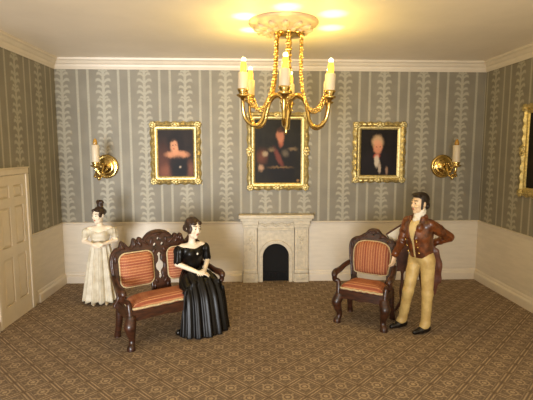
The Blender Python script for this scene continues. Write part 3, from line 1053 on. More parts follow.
# ------------------------------------------------------------------ figure modelling: smooth distance fields meshed by surface nets
class SDF:
    def __init__(self, lo, hi, h):
        self.h = h
        self.lo = np.array(lo, np.float32)
        n = np.ceil((np.array(hi)-np.array(lo))/h).astype(int)+1
        self.n = n
        self.F = np.full(tuple(n), 0.5, np.float32)
        self.ax = [self.lo[i] + h*np.arange(n[i], dtype=np.float32) for i in range(3)]
    def _reg(self, lo, hi):
        a = np.maximum(np.floor((np.array(lo)-self.lo)/self.h).astype(int), 0)
        b = np.minimum(np.ceil((np.array(hi)-self.lo)/self.h).astype(int)+1, self.n)
        if np.any(b <= a): return None, None
        sl = tuple(slice(a[i], b[i]) for i in range(3))
        X = np.meshgrid(*[self.ax[i][sl[i]] for i in range(3)], indexing='ij', sparse=True)
        return sl, X
    def _put(self, sl, d, k, mode):
        c = self.F[sl]
        if mode == 'add':
            if k > 0:
                hh = np.clip(0.5+0.5*(c-d)/k, 0, 1)
                r = c*(1-hh)+d*hh - k*hh*(1-hh)
            else:
                r = np.minimum(c, d)
        elif mode == 'sub':
            if k > 0:
                hh = np.clip(0.5-0.5*(c+d)/k, 0, 1)
                r = c*(1-hh)-d*hh + k*hh*(1-hh)
            else:
                r = np.maximum(c, -d)
        self.F[sl] = r
    def cone(self, a, b, ra, rb, k=0.02, mode='add', flat=None):
        """capsule with two radii; flat=(unit vector, factor) thins it along one direction"""
        a, b = np.array(a, np.float32), np.array(b, np.float32)
        m_ = max(ra, rb)+max(k, 3*self.h)
        if flat: m_ = max(m_, m_)
        sl, X = self._reg(np.minimum(a, b)-m_, np.maximum(a, b)+m_)
        if sl is None: return self
        d = b-a
        L2 = float(d@d)+1e-9
        px = [X[i]-a[i] for i in range(3)]
        t = np.clip((px[0]*d[0]+px[1]*d[1]+px[2]*d[2])/L2, 0, 1)
        q = [px[i]-t*d[i] for i in range(3)]
        dd = q[0]**2+q[1]**2+q[2]**2
        if flat:
            f, s = np.array(flat[0], np.float32), flat[1]
            along = q[0]*f[0]+q[1]*f[1]+q[2]*f[2]
            dd = dd + along**2*(1/s**2-1)
        dist = np.sqrt(dd) - (ra+(rb-ra)*t)
        if flat: dist = dist*min(1, flat[1]*1.3)
        self._put(sl, dist, k, mode)
        return self
    def ell(self, c, r, k=0.02, mode='add', R=None):
        c, r = np.array(c, np.float32), np.array(r, np.float32)
        m_ = (float(r.max()) if R is not None else r)+max(k, 3*self.h)
        sl, X = self._reg(c-m_, c+m_)
        if sl is None: return self
        p = [X[i]-c[i] for i in range(3)]
        if R is not None:
            R = np.array(R)
            p = [p[0]*R[0, j]+p[1]*R[1, j]+p[2]*R[2, j] for j in range(3)]
        k0 = np.sqrt((p[0]/r[0])**2+(p[1]/r[1])**2+(p[2]/r[2])**2)
        k1 = np.sqrt((p[0]/r[0]**2)**2+(p[1]/r[1]**2)**2+(p[2]/r[2]**2)**2)+1e-6
        self._put(sl, k0*(k0-1)/k1, k, mode)
        return self
    def cut(self, fn, k=0.0):
        """keep where fn(x, y, z) < 0"""
        X = np.meshgrid(*self.ax, indexing='ij', sparse=True)
        d = fn(*X)
        if k > 0:
            hh = np.clip(0.5-0.5*(d-self.F)/k, 0, 1)
            self.F = (d*(1-hh)+self.F*hh + k*hh*(1-hh)).astype(np.float32)
        else:
            self.F = np.maximum(self.F, d).astype(np.float32)
        return self
    def displace(self, fn):
        X = np.meshgrid(*self.ax, indexing='ij', sparse=True)
        self.F = (self.F + fn(*X)).astype(np.float32)
        return self
    def mesh(self, name):
        F, h = self.F, self.h
        for ax in range(3):                       # close at the border
            sl = [slice(None)]*3
            for e in (0, -1):
                sl[ax] = e
                F[tuple(sl)] = np.maximum(F[tuple(sl)], h)
        S = F < 0
        n = np.array(F.shape)-1
        cnt = np.zeros(n, np.int8)
        corners = [(i, j, k) for i in (0, 1) for j in (0, 1) for k in (0, 1)]
        for (i, j, k) in corners:
            cnt += S[i:n[0]+i, j:n[1]+j, k:n[2]+k]
        act = (cnt > 0) & (cnt < 8)
        cells = np.argwhere(act)
        idx = np.full(n, -1, np.int32)
        idx[act] = np.arange(len(cells))
        acc = np.zeros((len(cells), 3), np.float32)
        num = np.zeros(len(cells), np.float32)
        val = {c: F[cells[:, 0]+c[0], cells[:, 1]+c[1], cells[:, 2]+c[2]] for c in corners}
        for c in corners:
            for ax in range(3):
                if c[ax] == 0:
                    e = list(c); e[ax] = 1; e = tuple(e)
                    v0, v1 = val[c], val[e]
                    mk = (v0 < 0) != (v1 < 0)
                    t = np.where(mk, v0/(v0-v1+1e-12), 0)
                    p = np.tile(np.array(c, np.float32), (len(cells), 1))
                    p[:, ax] = t
                    acc += p*mk[:, None]
                    num += mk
        pos = self.lo + h*(cells + acc/np.maximum(num, 1)[:, None])
        quads = []
        for ax in range(3):
            o1, o2 = (ax+1) % 3, (ax+2) % 3
            sa = [slice(1, -1)]*3; sb = [slice(1, -1)]*3
            sa[ax] = slice(0, -1); sb[ax] = slice(1, None)
            A, B = S[tuple(sa)], S[tuple(sb)]
            for flip, mk in ((False, A & ~B), (True, ~A & B)):
                e = np.argwhere(mk)
                e[:, o1] += 1; e[:, o2] += 1
                if len(e) == 0: continue
                def cell(d1, d2):
                    q = e.copy(); q[:, o1] -= d1; q[:, o2] -= d2
                    return idx[q[:, 0], q[:, 1], q[:, 2]]
                q = np.stack([cell(1, 1), cell(0, 1), cell(0, 0), cell(1, 0)], 1)
                quads.append(q[:, ::-1] if flip else q)
        Q = np.concatenate(quads)
        Q = Q[(Q >= 0).all(1)]
        # one light smoothing pass
        for _ in range(2):
            s = np.zeros_like(pos); w_ = np.zeros(len(pos), np.float32)
            for a in range(4):
                b = (a+1) % 4
                np.add.at(s, Q[:, a], pos[Q[:, b]]); np.add.at(w_, Q[:, a], 1)
            pos = pos*0.5 + 0.5*s/np.maximum(w_, 1)[:, None]
        return make_mesh(name, pos, Q)

def make_mesh(name, pos, Q):
    me = bpy.data.meshes.new(name)
    pos = np.asarray(pos, np.float32); Q = np.asarray(Q, np.int32)
    me.vertices.add(len(pos)); me.vertices.foreach_set('co', pos.ravel())
    me.loops.add(Q.size); me.loops.foreach_set('vertex_index', Q.ravel())
    me.polygons.add(len(Q))
    me.polygons.foreach_set('loop_start', np.arange(0, Q.size, 4, dtype=np.int32))
    me.polygons.foreach_set('loop_total', np.full(len(Q), 4, np.int32))
    me.polygons.foreach_set('use_smooth', np.ones(len(Q), bool))
    me.update(calc_edges=True)
    me.validate()
    return me

def frame(fwd, up=(0, 0, 1)):
    """3x3 with columns: left of the figure, forward, up"""
    f = np.array(fwd, float); f /= np.linalg.norm(f)
    u = np.array(up, float); u -= f*(u@f); u /= np.linalg.norm(u)
    l = np.cross(u, f)
    return np.stack([l, f, u], 1)

def head(s, c, fwd, size=1.0, up=(0, 0, 1), man=False):
    """skull, jaw, brow, nose, lips, chin, ears round the point c (middle of the head)"""
    B = frame(fwd, up)
    P = lambda l, f, u: np.array(c) + B @ (np.array([l, f, u])*size)
    s.ell(P(0, -.012, .03), np.array([.074, .092, .085])*size, .02, R=B)
    s.ell(P(0, .020, -.035), np.array([.060, .066, .080])*size, .035, R=B)
    s.cone(P(-.03, .04, -.075), P(.03, .04, -.075), .026*size, .026*size, .025)
    s.ell(P(0, .066, -.098), np.array([.022, .02, .018])*size, .018, R=B)
    s.cone(P(-.034, .072, .026), P(.034, .072, .026), .014*size, .014*size, .015)       # brow
    for q in (-1, 1):
        s.ell(P(q*.031, .094, .006), np.array([.019, .017, .012])*size, .012, 'sub', R=B)  # socket
        s.ell(P(q*.031, .076, .005), np.array([.0145, .0135, .011])*size, .004, R=B)       # eyeball
        s.ell(P(q*.042, .062, -.03), np.array([.022, .02, .02])*size, .02, R=B)            # cheek
        s.ell(P(q*.075, -.008, -.005), np.array([.009, .02, .032])*size, .006, R=B)        # ear
    s.cone(P(0, .082, .016), P(0, .101, -.028), .008*size, .0108*size, .012)              # nose
    for q in (-1, 1):
        s.ell(P(q*.011, .092, -.033), np.array([.008, .009, .007])*size, .006, R=B)
    s.cone(P(-.014, .083, -.056), P(.014, .083, -.056), .008*size, .008*size, .006)
    s.cone(P(-.012, .082, -.068), P(.012, .082, -.068), .008*size, .008*size, .006)
    return P, B

def hand(s, wrist, d, nrm, side, L=0.165, curl=0.5, spread=0.10):
    """palm, four fingers and a thumb; d = pointing direction, nrm = back-of-hand normal, side = +1 thumb along cross(d, nrm)"""
    d = np.array(d, float); d /= np.linalg.norm(d)
    n = np.array(nrm, float); n -= d*(n@d); n /= np.linalg.norm(n)
    t = np.cross(d, n)*side
    w_ = np.array(wrist, float)
    pl = L*0.5
    s.cone(w_, w_+d*pl*.35, .022, .024, .015)
    for q in (-1, -.33, .33, 1):
        s.cone(w_+d*pl*.2+t*q*.016, w_+d*pl+t*q*.029, .014, .0115, .012)
    for i, (q, fl) in enumerate(((1, .92), (.33, 1.0), (-.33, .95), (-1, .76))):
        a = w_+d*pl+t*q*.029
        l = L*.5*fl
        dv = d+t*q*spread
        dv /= np.linalg.norm(dv)
        c1, c2 = curl*.8, curl*1.9
        p1 = a+(dv*math.cos(c1)-n*math.sin(c1))*l*.5
        p2 = p1+(dv*math.cos(c2)-n*math.sin(c2))*l*.5
        s.cone(a, p1, .0098, .0088, .004)
        s.cone(p1, p2, .0088, .0075, .003)
    a = w_+d*pl*.3+t*.022
    p1 = a+(d*.6+t*.75-n*.3)*L*.22
    p2 = p1+(d*.95+t*.15-n*.3)*L*.22
    s.cone(a, p1, .014, .0115, .01)
    s.cone(p1, p2, .0115, .009, .004)

def paint_face(me, P, B, c, size, mats):
    """assigns lips, eyes and brows by position on the one body mesh"""
    for mt in mats: me.materials.append(M[mt])
    n = len(me.polygons)
    ce = np.empty(n*3, np.float32)
    me.polygons.foreach_get('center', ce)
    q = ((ce.reshape(-1, 3)-np.array(c)) @ B)/size
    mi = np.zeros(n, np.int32)
    fr = q[:, 1] > .05
    lips = fr & (((q[:, 0]/.019)**2+((q[:, 2]+.062)/.010)**2) < 1)
    mi[lips] = 1
    for sgn in (-1, 1):
        iris = fr & ((((q[:, 0]-sgn*.031)/.011)**2+((q[:, 2]-.005)/.006)**2) < 1)
        mi[iris] = 2
        brow = fr & ((((q[:, 0]-sgn*.033)/.023)**2+((q[:, 2]-.034-.0)/.0045)**2) < 1)
        mi[brow] = 3
    me.polygons.foreach_set('material_index', mi)

def loft(name, rings, seg, close=True):
    """rings: list of (seg x 3) arrays"""
    R = np.array(rings)
    n = len(R)
    pos = R.reshape(-1, 3)
    i, k = np.meshgrid(np.arange(n-1), np.arange(seg), indexing='ij')
    k2 = (k+1) % seg
    Q = np.stack([i*seg+k, i*seg+k2, (i+1)*seg+k2, (i+1)*seg+k], -1).reshape(-1, 4)
    me = make_mesh(name, pos, Q)
    if close:
        bm = bmesh.new(); bm.from_mesh(me)
        bm.verts.ensure_lookup_table()
        bm.faces.new([bm.verts[q] for q in range(seg)][::-1])
        bm.faces.new([bm.verts[(n-1)*seg+q] for q in range(seg)])
        bmesh.ops.recalc_face_normals(bm, faces=bm.faces)
        bm.to_mesh(me); bm.free()
    return me

# ------------------------------------------------------------------ standing woman in cream
def woman_cream():
    root = empty('person_figurine', (-2.63, -.96, 0), math.radians(8))
    tag(root, 'figurine of a standing woman in a long cream dress with hands clasped', 'figurine')
    hc, hf, hs = (-.005, -.015, 1.312), (-.58, -.82, -.10), .99
    s = SDF((-.36, -.36, -.005), (.36, .24, 1.47), .006)
    s.ell((0, .0, 1.02), (.125, .085, .13), .03)
    s.cone((-.125, .005, 1.105), (.125, .005, 1.105), .046, .046, .04)
    s.cone((0, 0, .88), (0, .005, 1.05), .09, .10, .04)
    s.cone((0, .008, 1.10), (0, -.005, 1.27), .044, .040, .025)
    P, B = head(s, hc, hf, hs)
    for q in (-1, 1):
        s.cone((q*.155, .005, 1.095), (q*.225, -.01, .93), .042, .034, .025)
        s.cone((q*.225, -.01, .93), (q*.06, -.185, .905), .034, .023, .012)
        s.cone((q*.06, 0, .85), (q*.07, .0, .08), .07, .035, .03)
        s.cone((q*.07, .01, .055), (q*.085, -.18, .03), .035, .022, .02)
    hand(s, (.06, -.185, .905), (-1, -.18, -.12), (-.1, -.85, .5), 1, .14, .5)
    hand(s, (-.06, -.185, .905), (1, -.30, -.05), (.1, -.75, .6), -1, .14, .5)
    me = s.mesh('body')
    paint_face(me, P, B, hc, hs, ['skin_pale', 'lip', 'eye', 'hair_brown'])
    link('body', me, None, root)
    # hair: cap parted in front, side curls and a tall bun with a band
    s = SDF((-.16, -.18, 1.2), (.16, .18, 1.56), .005)
    B_ = B
    s.ell(P(0, -.018, .042), np.array([.082, .096, .084])*hs, 0, R=B_)
    s.cut(lambda x, y, z: ((x-hc[0])*B_[0, 1]+(y-hc[1])*B_[1, 1]+(z-hc[2])*B_[2, 1])*1.0 - .040 - .55*((z-hc[2])-.055), .01)
    for q in (-1, 1):
        s.ell(P(q*.066, .03, .012), np.array([.02, .032, .04])*hs, .015, R=B_)
        s.ell(P(q*.035, .05, .078), np.array([.036, .03, .022])*hs, .015, R=B_)
    s.ell(P(0, -.10, .03), np.array([.05, .04, .05])*hs, .02, R=B_)
    s.cone(P(0, -.05, .10), P(0, -.055, .165), .040, .046, .015)
    s.cone(P(-.03, -.055, .185), P(.03, -.055, .185), .034, .034, .015)
    s.displace(lambda x, y, z: .0022*np.sin(x*260+z*60)*np.sin(z*170+y*40))
    link('hair', s.mesh('hair'), 'hair_brown', root)
    # bodice with low round neckline
    s = SDF((-.22, -.16, .88), (.22, .16, 1.16), .006)
    s.ell((0, .0, 1.02), (.142, .103, .14), .03)
    s.ell((-.05, -.065, 1.03), (.052, .045, .05), .03)
    s.ell((.05, -.065, 1.03), (.052, .045, .05), .03)
    s.cone((-.135, .005, 1.085), (.135, .005, 1.085), .052, .052, .04)
    s.cone((0, 0, .90), (0, .0, 1.0), .115, .115, .03, flat=((0, 1, 0), .85))
    s.cut(lambda x, y, z: z - 1.112 + .045*np.exp(-(x/.09)**2)*(y < 0) - .12*np.maximum(np.abs(x)-.14, 0) + 0*y, .006)
    s.cut(lambda x, y, z: .93 - z + 0*x + 0*y)
    bod = s.mesh('bodice')
    dress = link('bodice', bod, 'cream_cloth', root)
    # skirt: bell with soft pleats
    seg = 120
    th = np.linspace(0, 2*PI, seg, endpoint=False)
    rings = []
    zs = np.linspace(.965, .045, 34)
    for z_ in zs:
        t = (.965-z_)/.92
        rx = .108+.155*t**.8
        ry = .088+.15*t**.85
        fold = (.004+.020*t)*(np.cos(th*13+.6*np.sin(th*3)) + .35*np.cos(th*29+1.1))
        zz = z_ - .012*np.cos(th*13+.6*np.sin(th*3))*(t > .97)
        rings.append(np.stack([(rx+fold)*np.cos(th), (ry+fold)*np.sin(th)+.01*t, zz*np.ones(seg)], 1))
    link('skirt', loft('skirt', rings, seg), 'cream_cloth', root)
    b = MB().lathe([(.12, .935), (.128, .945), (.128, .972), (.12, .98)], 32)
    b.v = [(x, y*.84, z_) for x, y, z_ in b.v]
    b.build('waistband', 'cream_cloth', root, True)
    for q in (-1, 1):
        s = SDF((q*.19-.11, -.1, .97), (q*.19+.11, .1, 1.15), .006)
        s.ell((q*.178, 0, 1.068), (.068, .072, .06), 0)
        s.cone((q*.20, -.005, 1.02), (q*.212, -.005, .995), .05, .046, .015)
        s.displace(lambda x, y, z: .004*np.sin(np.arctan2(y, x-q*.18)*9))
        link('puff_sleeve', s.mesh('puff_sleeve'), 'cream_cloth', root)
    n = MB()
    pts = []
    for a in np.linspace(0, 2*PI, 33)[:-1]:
        x, y = .135*math.cos(a), .082*math.sin(a)
        pts.append((x, y, 1.105 - (.04*math.exp(-(x/.09)**2) if y < 0 else 0)+.005*math.sin(a*9)))
    pts.append(pts[0])
    n.tube(pts, .009, 7, cap=False)
    n.build('neckline_ruffle', 'linen', root, True)
    for q in (-1, 1):
        s = SDF((q*.08-.07, -.26, 0), (q*.08+.07, .1, .1), .006)
        s.cone((q*.07, .01, .035), (q*.088, -.17, .026), .036, .026, .02)
        s.cone((q*.088, -.17, .026), (q*.09, -.22, .022), .026, .018, .02)
        s.cut(lambda x, y, z: .002 - z + 0*x + 0*y)
        link('shoe', s.mesh('shoe'), 'shoe_pale', root)
woman_cream()

# ------------------------------------------------------------------ seated woman in black
def woman_black():
    root = empty('person_figurine', (-1.165, -1.86, 0), math.radians(34))
    tag(root, 'figurine of a dark-haired woman in glossy black dress seated on the settee', 'figurine')
    hc, hf, hs = (.0, -.045, 1.278), (.22, -.97, -.10), 1.10
    s = SDF((-.32, -.62, -.002), (.32, .2, 1.46), .006)
    s.ell((0, .02, .665), (.14, .115, .11), .03)
    s.cone((0, .02, .68), (0, .0, .90), .085, .10, .04)
    s.ell((0, -.005, .95), (.135, .09, .12), .03)
    s.cone((-.13, .0, 1.035), (.13, .0, 1.035), .046, .046, .04)
    s.cone((0, .0, 1.04), (0, -.03, 1.24), .045, .040, .03)
    P, B = head(s, hc, hf, hs, up=(.06, 0, 1))
    for q in (-1, 1):
        s.cone((q*.08, 0, .63), (q*.085, -.325, .50), .062, .040, .03)
        s.cone((q*.085, -.325, .50), (q*.08, -.37, .10), .040, .030, .02)
        s.cone((q*.08, -.37, .05), (q*.09, -.46, .03), .035, .024, .02)
        s.cone((q*.165, .0, 1.02), (q*.215, -.02, .835), .042, .036, .025)
    s.cone((-.215, -.02, .835), (-.02, -.225, .735), .036, .024, .012)
    s.cone((.215, -.02, .835), (.075, -.20, .745), .036, .024, .012)
    hand(s, (-.02, -.225, .735), (.85, -.45, -.14), (.1, -.25, .95), -1, .15, .35)
    hand(s, (.075, -.20, .748), (-.75, -.55, -.02), (-.1, -.25, .95), 1, .15, .4)
    me = s.mesh('body')
    paint_face(me, P, B, hc, hs, ['skin_pale', 'lip', 'eye', 'hair_brown'])
    link('body', me, None, root)
    # hair: centre parting, smooth wings over the ears, knot low at the back
    s = SDF((-.17, -.2, 1.15), (.17, .2, 1.46), .005)
    s.ell(P(0, -.018, .040), np.array([.084, .100, .088])*hs, 0, R=B)
    s.cut(lambda x, y, z: ((x-hc[0])*B[0, 1]+(y-hc[1])*B[1, 1]+(z-hc[2])*B[2, 1]) - .032 - .75*((z-hc[2])-.045), .01)
    for q in (-1, 1):
        s.ell(P(q*.062, .015, -.010), np.array([.026, .046, .055])*hs, .015, R=B)
        s.ell(P(q*.036, .056, .066), np.array([.036, .028, .026])*hs, .015, R=B)
    s.ell(P(0, -.105, -.02), np.array([.058, .045, .052])*hs, .02, R=B)
    s.cone(P(-.055, -.03, .075), P(.055, -.03, .075), .03, .03, .02)
    s.displace(lambda x, y, z: .0024*np.sin(z*230+x*90)*np.cos(y*120))
    link('hair', s.mesh('hair'), 'hair_brown', root)
    # bodice with wide off-shoulder neckline
    s = SDF((-.24, -.18, .62), (.24, .18, 1.1), .006)
    s.ell((0, -.005, .95), (.150, .107, .13), .03)
    s.ell((-.055, -.075, .95), (.056, .05, .055), .03)
    s.ell((.055, -.075, .95), (.056, .05, .055), .03)
    s.cone((-.14, .0, 1.015), (.14, .0, 1.015), .055, .055, .04)
    s.cone((0, .02, .68), (0, .0, .90), .105, .118, .03, flat=((0, 1, 0), .9))
    s.cut(lambda x, y, z: z - 1.045 + .03*np.exp(-(x/.10)**2)*(y < 0) + 0*y, .006)
    link('bodice', s.mesh('bodice'), 'black_gloss', root)
    for q in (-1, 1):
        s = SDF((q*.19-.12, -.13, .8), (q*.19+.12, .11, 1.08), .006)
        s.ell((q*.175, 0, .995), (.066, .072, .066), 0)
        s.cone((q*.185, -.005, .97), (q*.208, -.018, .865), .062, .052, .02)
        s.displace(lambda x, y, z: .004*np.sin(np.arctan2(y, x-q*.185)*9))
        link('sleeve', s.mesh('sleeve'), 'black_gloss', root)
    br = MB().ball((.015, -.128, .955), .013, 2, (1, .5, 1.2))
    br.build('brooch', 'linen', root, True)
    # skirt: rings fan from the waist over the lap down to the hem
    seg = 144
    th = np.linspace(0, 2*PI, seg, endpoint=False)
    # centre (y, z), half width, half height along the ring, tilt of the ring (0 = horizontal)
    key = [(.015, .755, .108, .092, 0), (.0, .715, .140, .118, 10), (-.04, .675, .185, .135, 35), (-.10, .63, .225, .145, 58), (-.17, .585, .25, .15, 66), (-.235, .50, .268, .165, 50),
           (-.265, .40, .28, .185, 32), (-.275, .29, .292, .20, 18), (-.285, .17, .305, .215, 8), (-.29, .07, .318, .235, 2), (-.292, .012, .325, .245, 0)]
    ks = np.array(spline(key, 5))
    rings = []
    for i, (cy, cz, a, b, tl) in enumerate(ks):
        t = i/(len(ks)-1)
        tr = math.radians(tl)
        amp = .003+.016*min(1, t*1.4)
        fold = amp*(np.cos(th*15+.8*np.sin(th*2)) + .45*np.cos(th*31+.5))
        X = (a+fold)*np.cos(th)
        # ring direction: forward at tilt 0 turns upwards as the ring tilts over the knees
        D = (b+fold)*np.sin(th)
        Yv = cy + D*math.cos(tr)
        Zv = cz - D*math.sin(tr)
        zz = np.maximum(Zv, .004)
        # the cloth lies on the seat pad and then falls in front of the seat rail
        if cz >= .55:
            zz = np.where(Yv > -.32, np.maximum(zz, .55), zz)
        else:
            Yv = np.minimum(Yv, -.318 - .012*np.cos(th*9))
        rings.append(np.stack([X*1.0, Yv, zz], 1))
    link('skirt', loft('skirt', rings, seg), 'black_gloss', root)
    # toe of the shoe peeping out by the settee leg
    s = SDF((-.42, -.42, 0), (-.2, -.12, .12), .006)
    s.cone((-.27, -.22, .04), (-.325, -.25, .042), .03, .036, .02)
    s.cut(lambda x, y, z: .002 - z + 0*x + 0*y)
    link('shoe', s.mesh('shoe'), 'boot', root)
woman_black()

# ------------------------------------------------------------------ man in the brown tail coat
def man():
    root = empty('person_figurine', (1.66, -2.20, 0))
    tag(root, 'figurine of a standing man in brown tail coat and buff trousers', 'figurine')
    f = np.array([-.84, -.54, 0.]); f /= np.linalg.norm(f)
    l = np.array([-f[1], f[0], 0.])                     # his left, towards the right of the picture
    A = lambda L, F, z_, o=(0, 0): np.array([l[0]*L+f[0]*F+o[0], l[1]*L+f[1]*F+o[1], z_])
    hip = (.055, .01)
    nk = (-.005, .0)
    hc, hf, hs = np.array([-.005, -.01, 1.622]), (-.96, -.28, -.02), 1.06
    shR, shL = A(-.165, -.01, 1.375, nk), A(.155, -.01, 1.375, nk)
    elR, wrR = np.array([-.155, .15, 1.10]), np.array([-.222, .215, .915])
    elL, wrL = np.array([.40, .03, 1.19]), np.array([.185, .17, 1.055])
    ft = np.array([-.93, -.36, 0.]); ft /= np.linalg.norm(ft)
    hpR, hpL = A(-.085, 0, .92, hip), A(.085, 0, .92, hip)
    knR, knL = np.array([-.085, .05, .50]), np.array([.115, -.065, .50])
    anR, anL = np.array([-.115, .13, .085]), np.array([.11, -.06, .085])
    s = SDF((-.36, -.34, -.002), (.52, .42, 1.77), .006)
    s.cone(A(0, 0, .98, hip), A(0, 0, 1.20, (.02, 0)), .10, .115, .04)
    s.ell(A(0, 0, 1.28, (.01, 0)), (.14, .12, .14), .04)
    s.cone(shR, shL, .045, .045, .05)
    s.cone(A(0, 0, 1.38, nk), hc+np.array([.015, .01, -.06]), .055, .050, .03)
    P, B = head(s, hc, hf, hs, man=True)
    for (a, b, c) in ((shR, elR, wrR), (shL, elL, wrL)):
        s.cone(a, b, .046, .038, .02)
        s.cone(b, c, .038, .026, .012)
    hand(s, wrR, (-.12, -.02, -1), (.5, -.85, .0), -1, .175, .45)
    hand(s, wrL, (-.92, .25, -.25), (.25, .95, .1), 1, .175, .5)
    for (a, b, c) in ((hpR, knR, anR), (hpL, knL, anL)):
        s.cone(a, b, .075, .052, .03)
        s.cone(b, c, .052, .034, .015)
        s.cone(c+np.array([0, 0, -.035]), c+ft*.13+np.array([0, 0, -.055]), .036, .026, .02)
    me = s.mesh('body')
    paint_face(me, P, B, hc, hs, ['skin_man', 'lip', 'eye', 'hair_dark'])
    link('body', me, None, root)
    # hair with long sideburns
    s = SDF(tuple(hc-.17), tuple(hc+.17), .005)
    s.ell(P(0, -.018, .042), np.array([.082, .100, .088])*hs, 0, R=B)
    s.cut(lambda x, y, z: ((x-hc[0])*B[0, 1]+(y-hc[1])*B[1, 1]+(z-hc[2])*B[2, 1]) - .028 - .95*((z-hc[2])-.05), .012)
    for q in (-1, 1):
        s.cone(P(q*.070, .014, .03), P(q*.060, .018, -.058), .018*hs, .014*hs, .012)
    s.ell(P(.02, .052, .092), np.array([.055, .034, .024])*hs, .02, R=B)
    s.ell(P(-.02, .035, .095), np.array([.06, .05, .026])*hs, .02, R=B)
    s.ell(P(0, -.085, -.03), np.array([.056, .035, .05])*hs, .02, R=B)
    s.displace(lambda x, y, z: .0026*np.sin(z*200+x*120)*np.cos(y*150+x*80))
    link('hair', s.mesh('hair'), 'hair_dark', root)
    # high white collar and neckcloth
    s = SDF((-.17, -.17, 1.38), (.16, .16, 1.60), .005)
    s.cone(A(0, .0, 1.40, nk), hc+np.array([.012, .005, -.100]), .070, .070, .0)
    s.cone(P(-.060, .0, -.082), P(0, .05, -.132), .018, .016, .015)
    s.cone(P(.060, .0, -.082), P(0, .05, -.132), .018, .016, .015)
    s.ell(A(0, .075, 1.425, nk), (.03, .03, .03), .02)
    link('neckcloth', s.mesh('neckcloth'), 'linen', root)
    # waistcoat
    s = SDF((-.24, -.24, .92), (.28, .22, 1.48), .007)
    s.cone(A(0, .01, 1.0, hip), A(0, .012, 1.20, (.02, 0)), .118, .135, .04)
    s.ell(A(0, .015, 1.29, (.005, 0)), (.145, .14, .145), .04)
    s.cut(lambda x, y, z: z - 1.44 + 0*x + 0*y)
    s.cut(lambda x, y, z: .962 - z + 0*x + 0*y)
    link('waistcoat', s.mesh('waistcoat'), 'waistcoat', root)
    # coat body: torso shell open in front, collar, lapels and sleeves
    s = SDF((-.34, -.36, .90), (.54, .36, 1.54), .007)
    s.cone(A(0, .004, 1.0, hip), A(0, .006, 1.20, (.02, 0)), .140, .155, .05)
    s.ell(A(0, .006, 1.29, (.005, 0)), (.168, .165, .155), .05)
    s.cone(shR, shL, .064, .064, .06)
    def opening(x, y, z):
        # narrow V between the lapels, a little to his right, widest at the neck
        L = (x-.01)*l[0]+(y)*l[1]
        Fd = (x-.02)*f[0]+(y)*f[1]
        half = .016+.055*np.clip((z-1.15)/.28, 0, 1)
        return -np.maximum(np.maximum(np.abs(L-.01)-half, .03-Fd), z-1.6)
    s.cut(lambda x, y, z: opening(x, y, z), .006)
    s.cut(lambda x, y, z: .955 - z - .0*x + 0*y, .006)
    s.cone(A(-.075, -.02, 1.46, nk), A(.0, -.075, 1.475, nk), .034, .036, .02)
    s.cone(A(.075, -.02, 1.46, nk), A(.0, -.075, 1.475, nk), .034, .036, .02)
    s.cone(A(-.088, .04, 1.445, nk), A(-.06, .148, 1.20, (.015, 0)), .026, .018, .012)
    s.cone(A(.088, .04, 1.445, nk), A(.052, .152, 1.20, (.015, 0)), .030, .020, .012)
    s.ell(A(.10, .115, 1.34, nk), (.04, .035, .05), .012)
    coat = link('coat', s.mesh('coat'), 'brown_coat', root)
    for (a, b, c, e) in ((shR, elR, wrR, .88), (shL, elL, wrL, .88)):
        lo = np.minimum(np.minimum(a, b), c)-.09
        hi = np.maximum(np.maximum(a, b), c)+.09
        s = SDF(tuple(lo), tuple(hi), .007)
        s.cone(a, a*.6+b*.4, .068, .066, .02)
        s.cone(a*.6+b*.4, b, .066, .056, .02)
        w2 = b+(c-b)*e
        s.cone(b, w2, .056, .042, .02)
        s.cone(b+(w2-b)*.86, w2, .047, .046, .006)
        s.displace(lambda x, y, z: .004*np.sin(z*70+x*60)*np.sin(y*55+x*20))
        link('sleeve', s.mesh('sleeve'), 'brown_coat', coat)
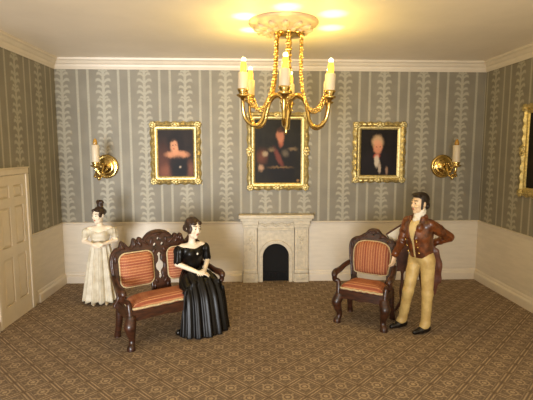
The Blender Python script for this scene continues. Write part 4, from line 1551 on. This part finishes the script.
    # tails: two long flaps hanging from the back waist
    for q in (-1, 1):
        pts = [A(q*.085, -.06, 1.02, hip), A(q*.10, -.115, .85, hip), A(q*.085, -.145, .66, hip), A(q*.06, -.15, .50, hip)]
        lo = np.min(pts, 0)-.13
        hi = np.max(pts, 0)+.13
        s = SDF(tuple(lo), tuple(hi), .007)
        for a, b, ra, rb in zip(pts[:-1], pts[1:], (.09, .088, .075), (.088, .075, .052)):
            s.cone(a, b, ra, rb, .02, flat=((f[0]*.9+l[0]*q*.4, f[1]*.9+l[1]*q*.4, 0), .34))
        s.displace(lambda x, y, z: .004*np.sin((x*l[0]+y*l[1])*90))
        link('coat_tail', s.mesh('coat_tail'), 'tail_coat', coat)
    for i in range(3):
        for q, F_ in ((.075, .150), (-.085, .146)):
            z_ = 1.03+i*.072
            p = A(q, F_+.006*i-.002+(.004 if q > 0 else 0), z_, (.045-.015*i, 0))
            MB().ball(p, .0125, 2, (1, 1, 1)).build('button', 'brass', coat, True)
    # trousers
    s = SDF((-.22, -.24, .05), (.28, .26, 1.04), .007)
    s.cone(A(-.04, 0, .97, hip), A(.04, 0, .97, hip), .112, .112, .03)
    for (a, b, c) in ((hpR, knR, anR), (hpL, knL, anL)):
        s.cone(a, b, .092, .066, .025)
        s.cone(b, c+np.array([0, 0, .02]), .066, .057, .03)
        s.cone(c+np.array([0, 0, .04]), c+ft*.03+np.array([0, 0, .0]), .060, .056, .01)
    s.cut(lambda x, y, z: .062 - z + 0*x + 0*y)
    s.displace(lambda x, y, z: .0025*np.sin(z*30+x*50)*np.sin(y*40+x*22))
    link('trousers', s.mesh('trousers'), 'buff', root)
    for c in (anR, anL):
        s = SDF(tuple(c-np.array([.27, .2, .09])), tuple(c+np.array([.12, .12, .04])), .006)
        g = np.array([c[0], c[1], 0])
        s.cone(g-ft*.025+np.array([0, 0, .05]), g+ft*.06+np.array([0, 0, .045]), .048, .042, .02)
        s.cone(g+ft*.06+np.array([0, 0, .04]), g+ft*.17+np.array([0, 0, .028]), .042, .030, .02)
        s.cone(g+np.array([0, 0, .05]), g+np.array([0, 0, .10]), .046, .046, .02)
        s.cut(lambda x, y, z: .002 - z + 0*x + 0*y)
        link('boot', s.mesh('boot'), 'boot', root)
man()
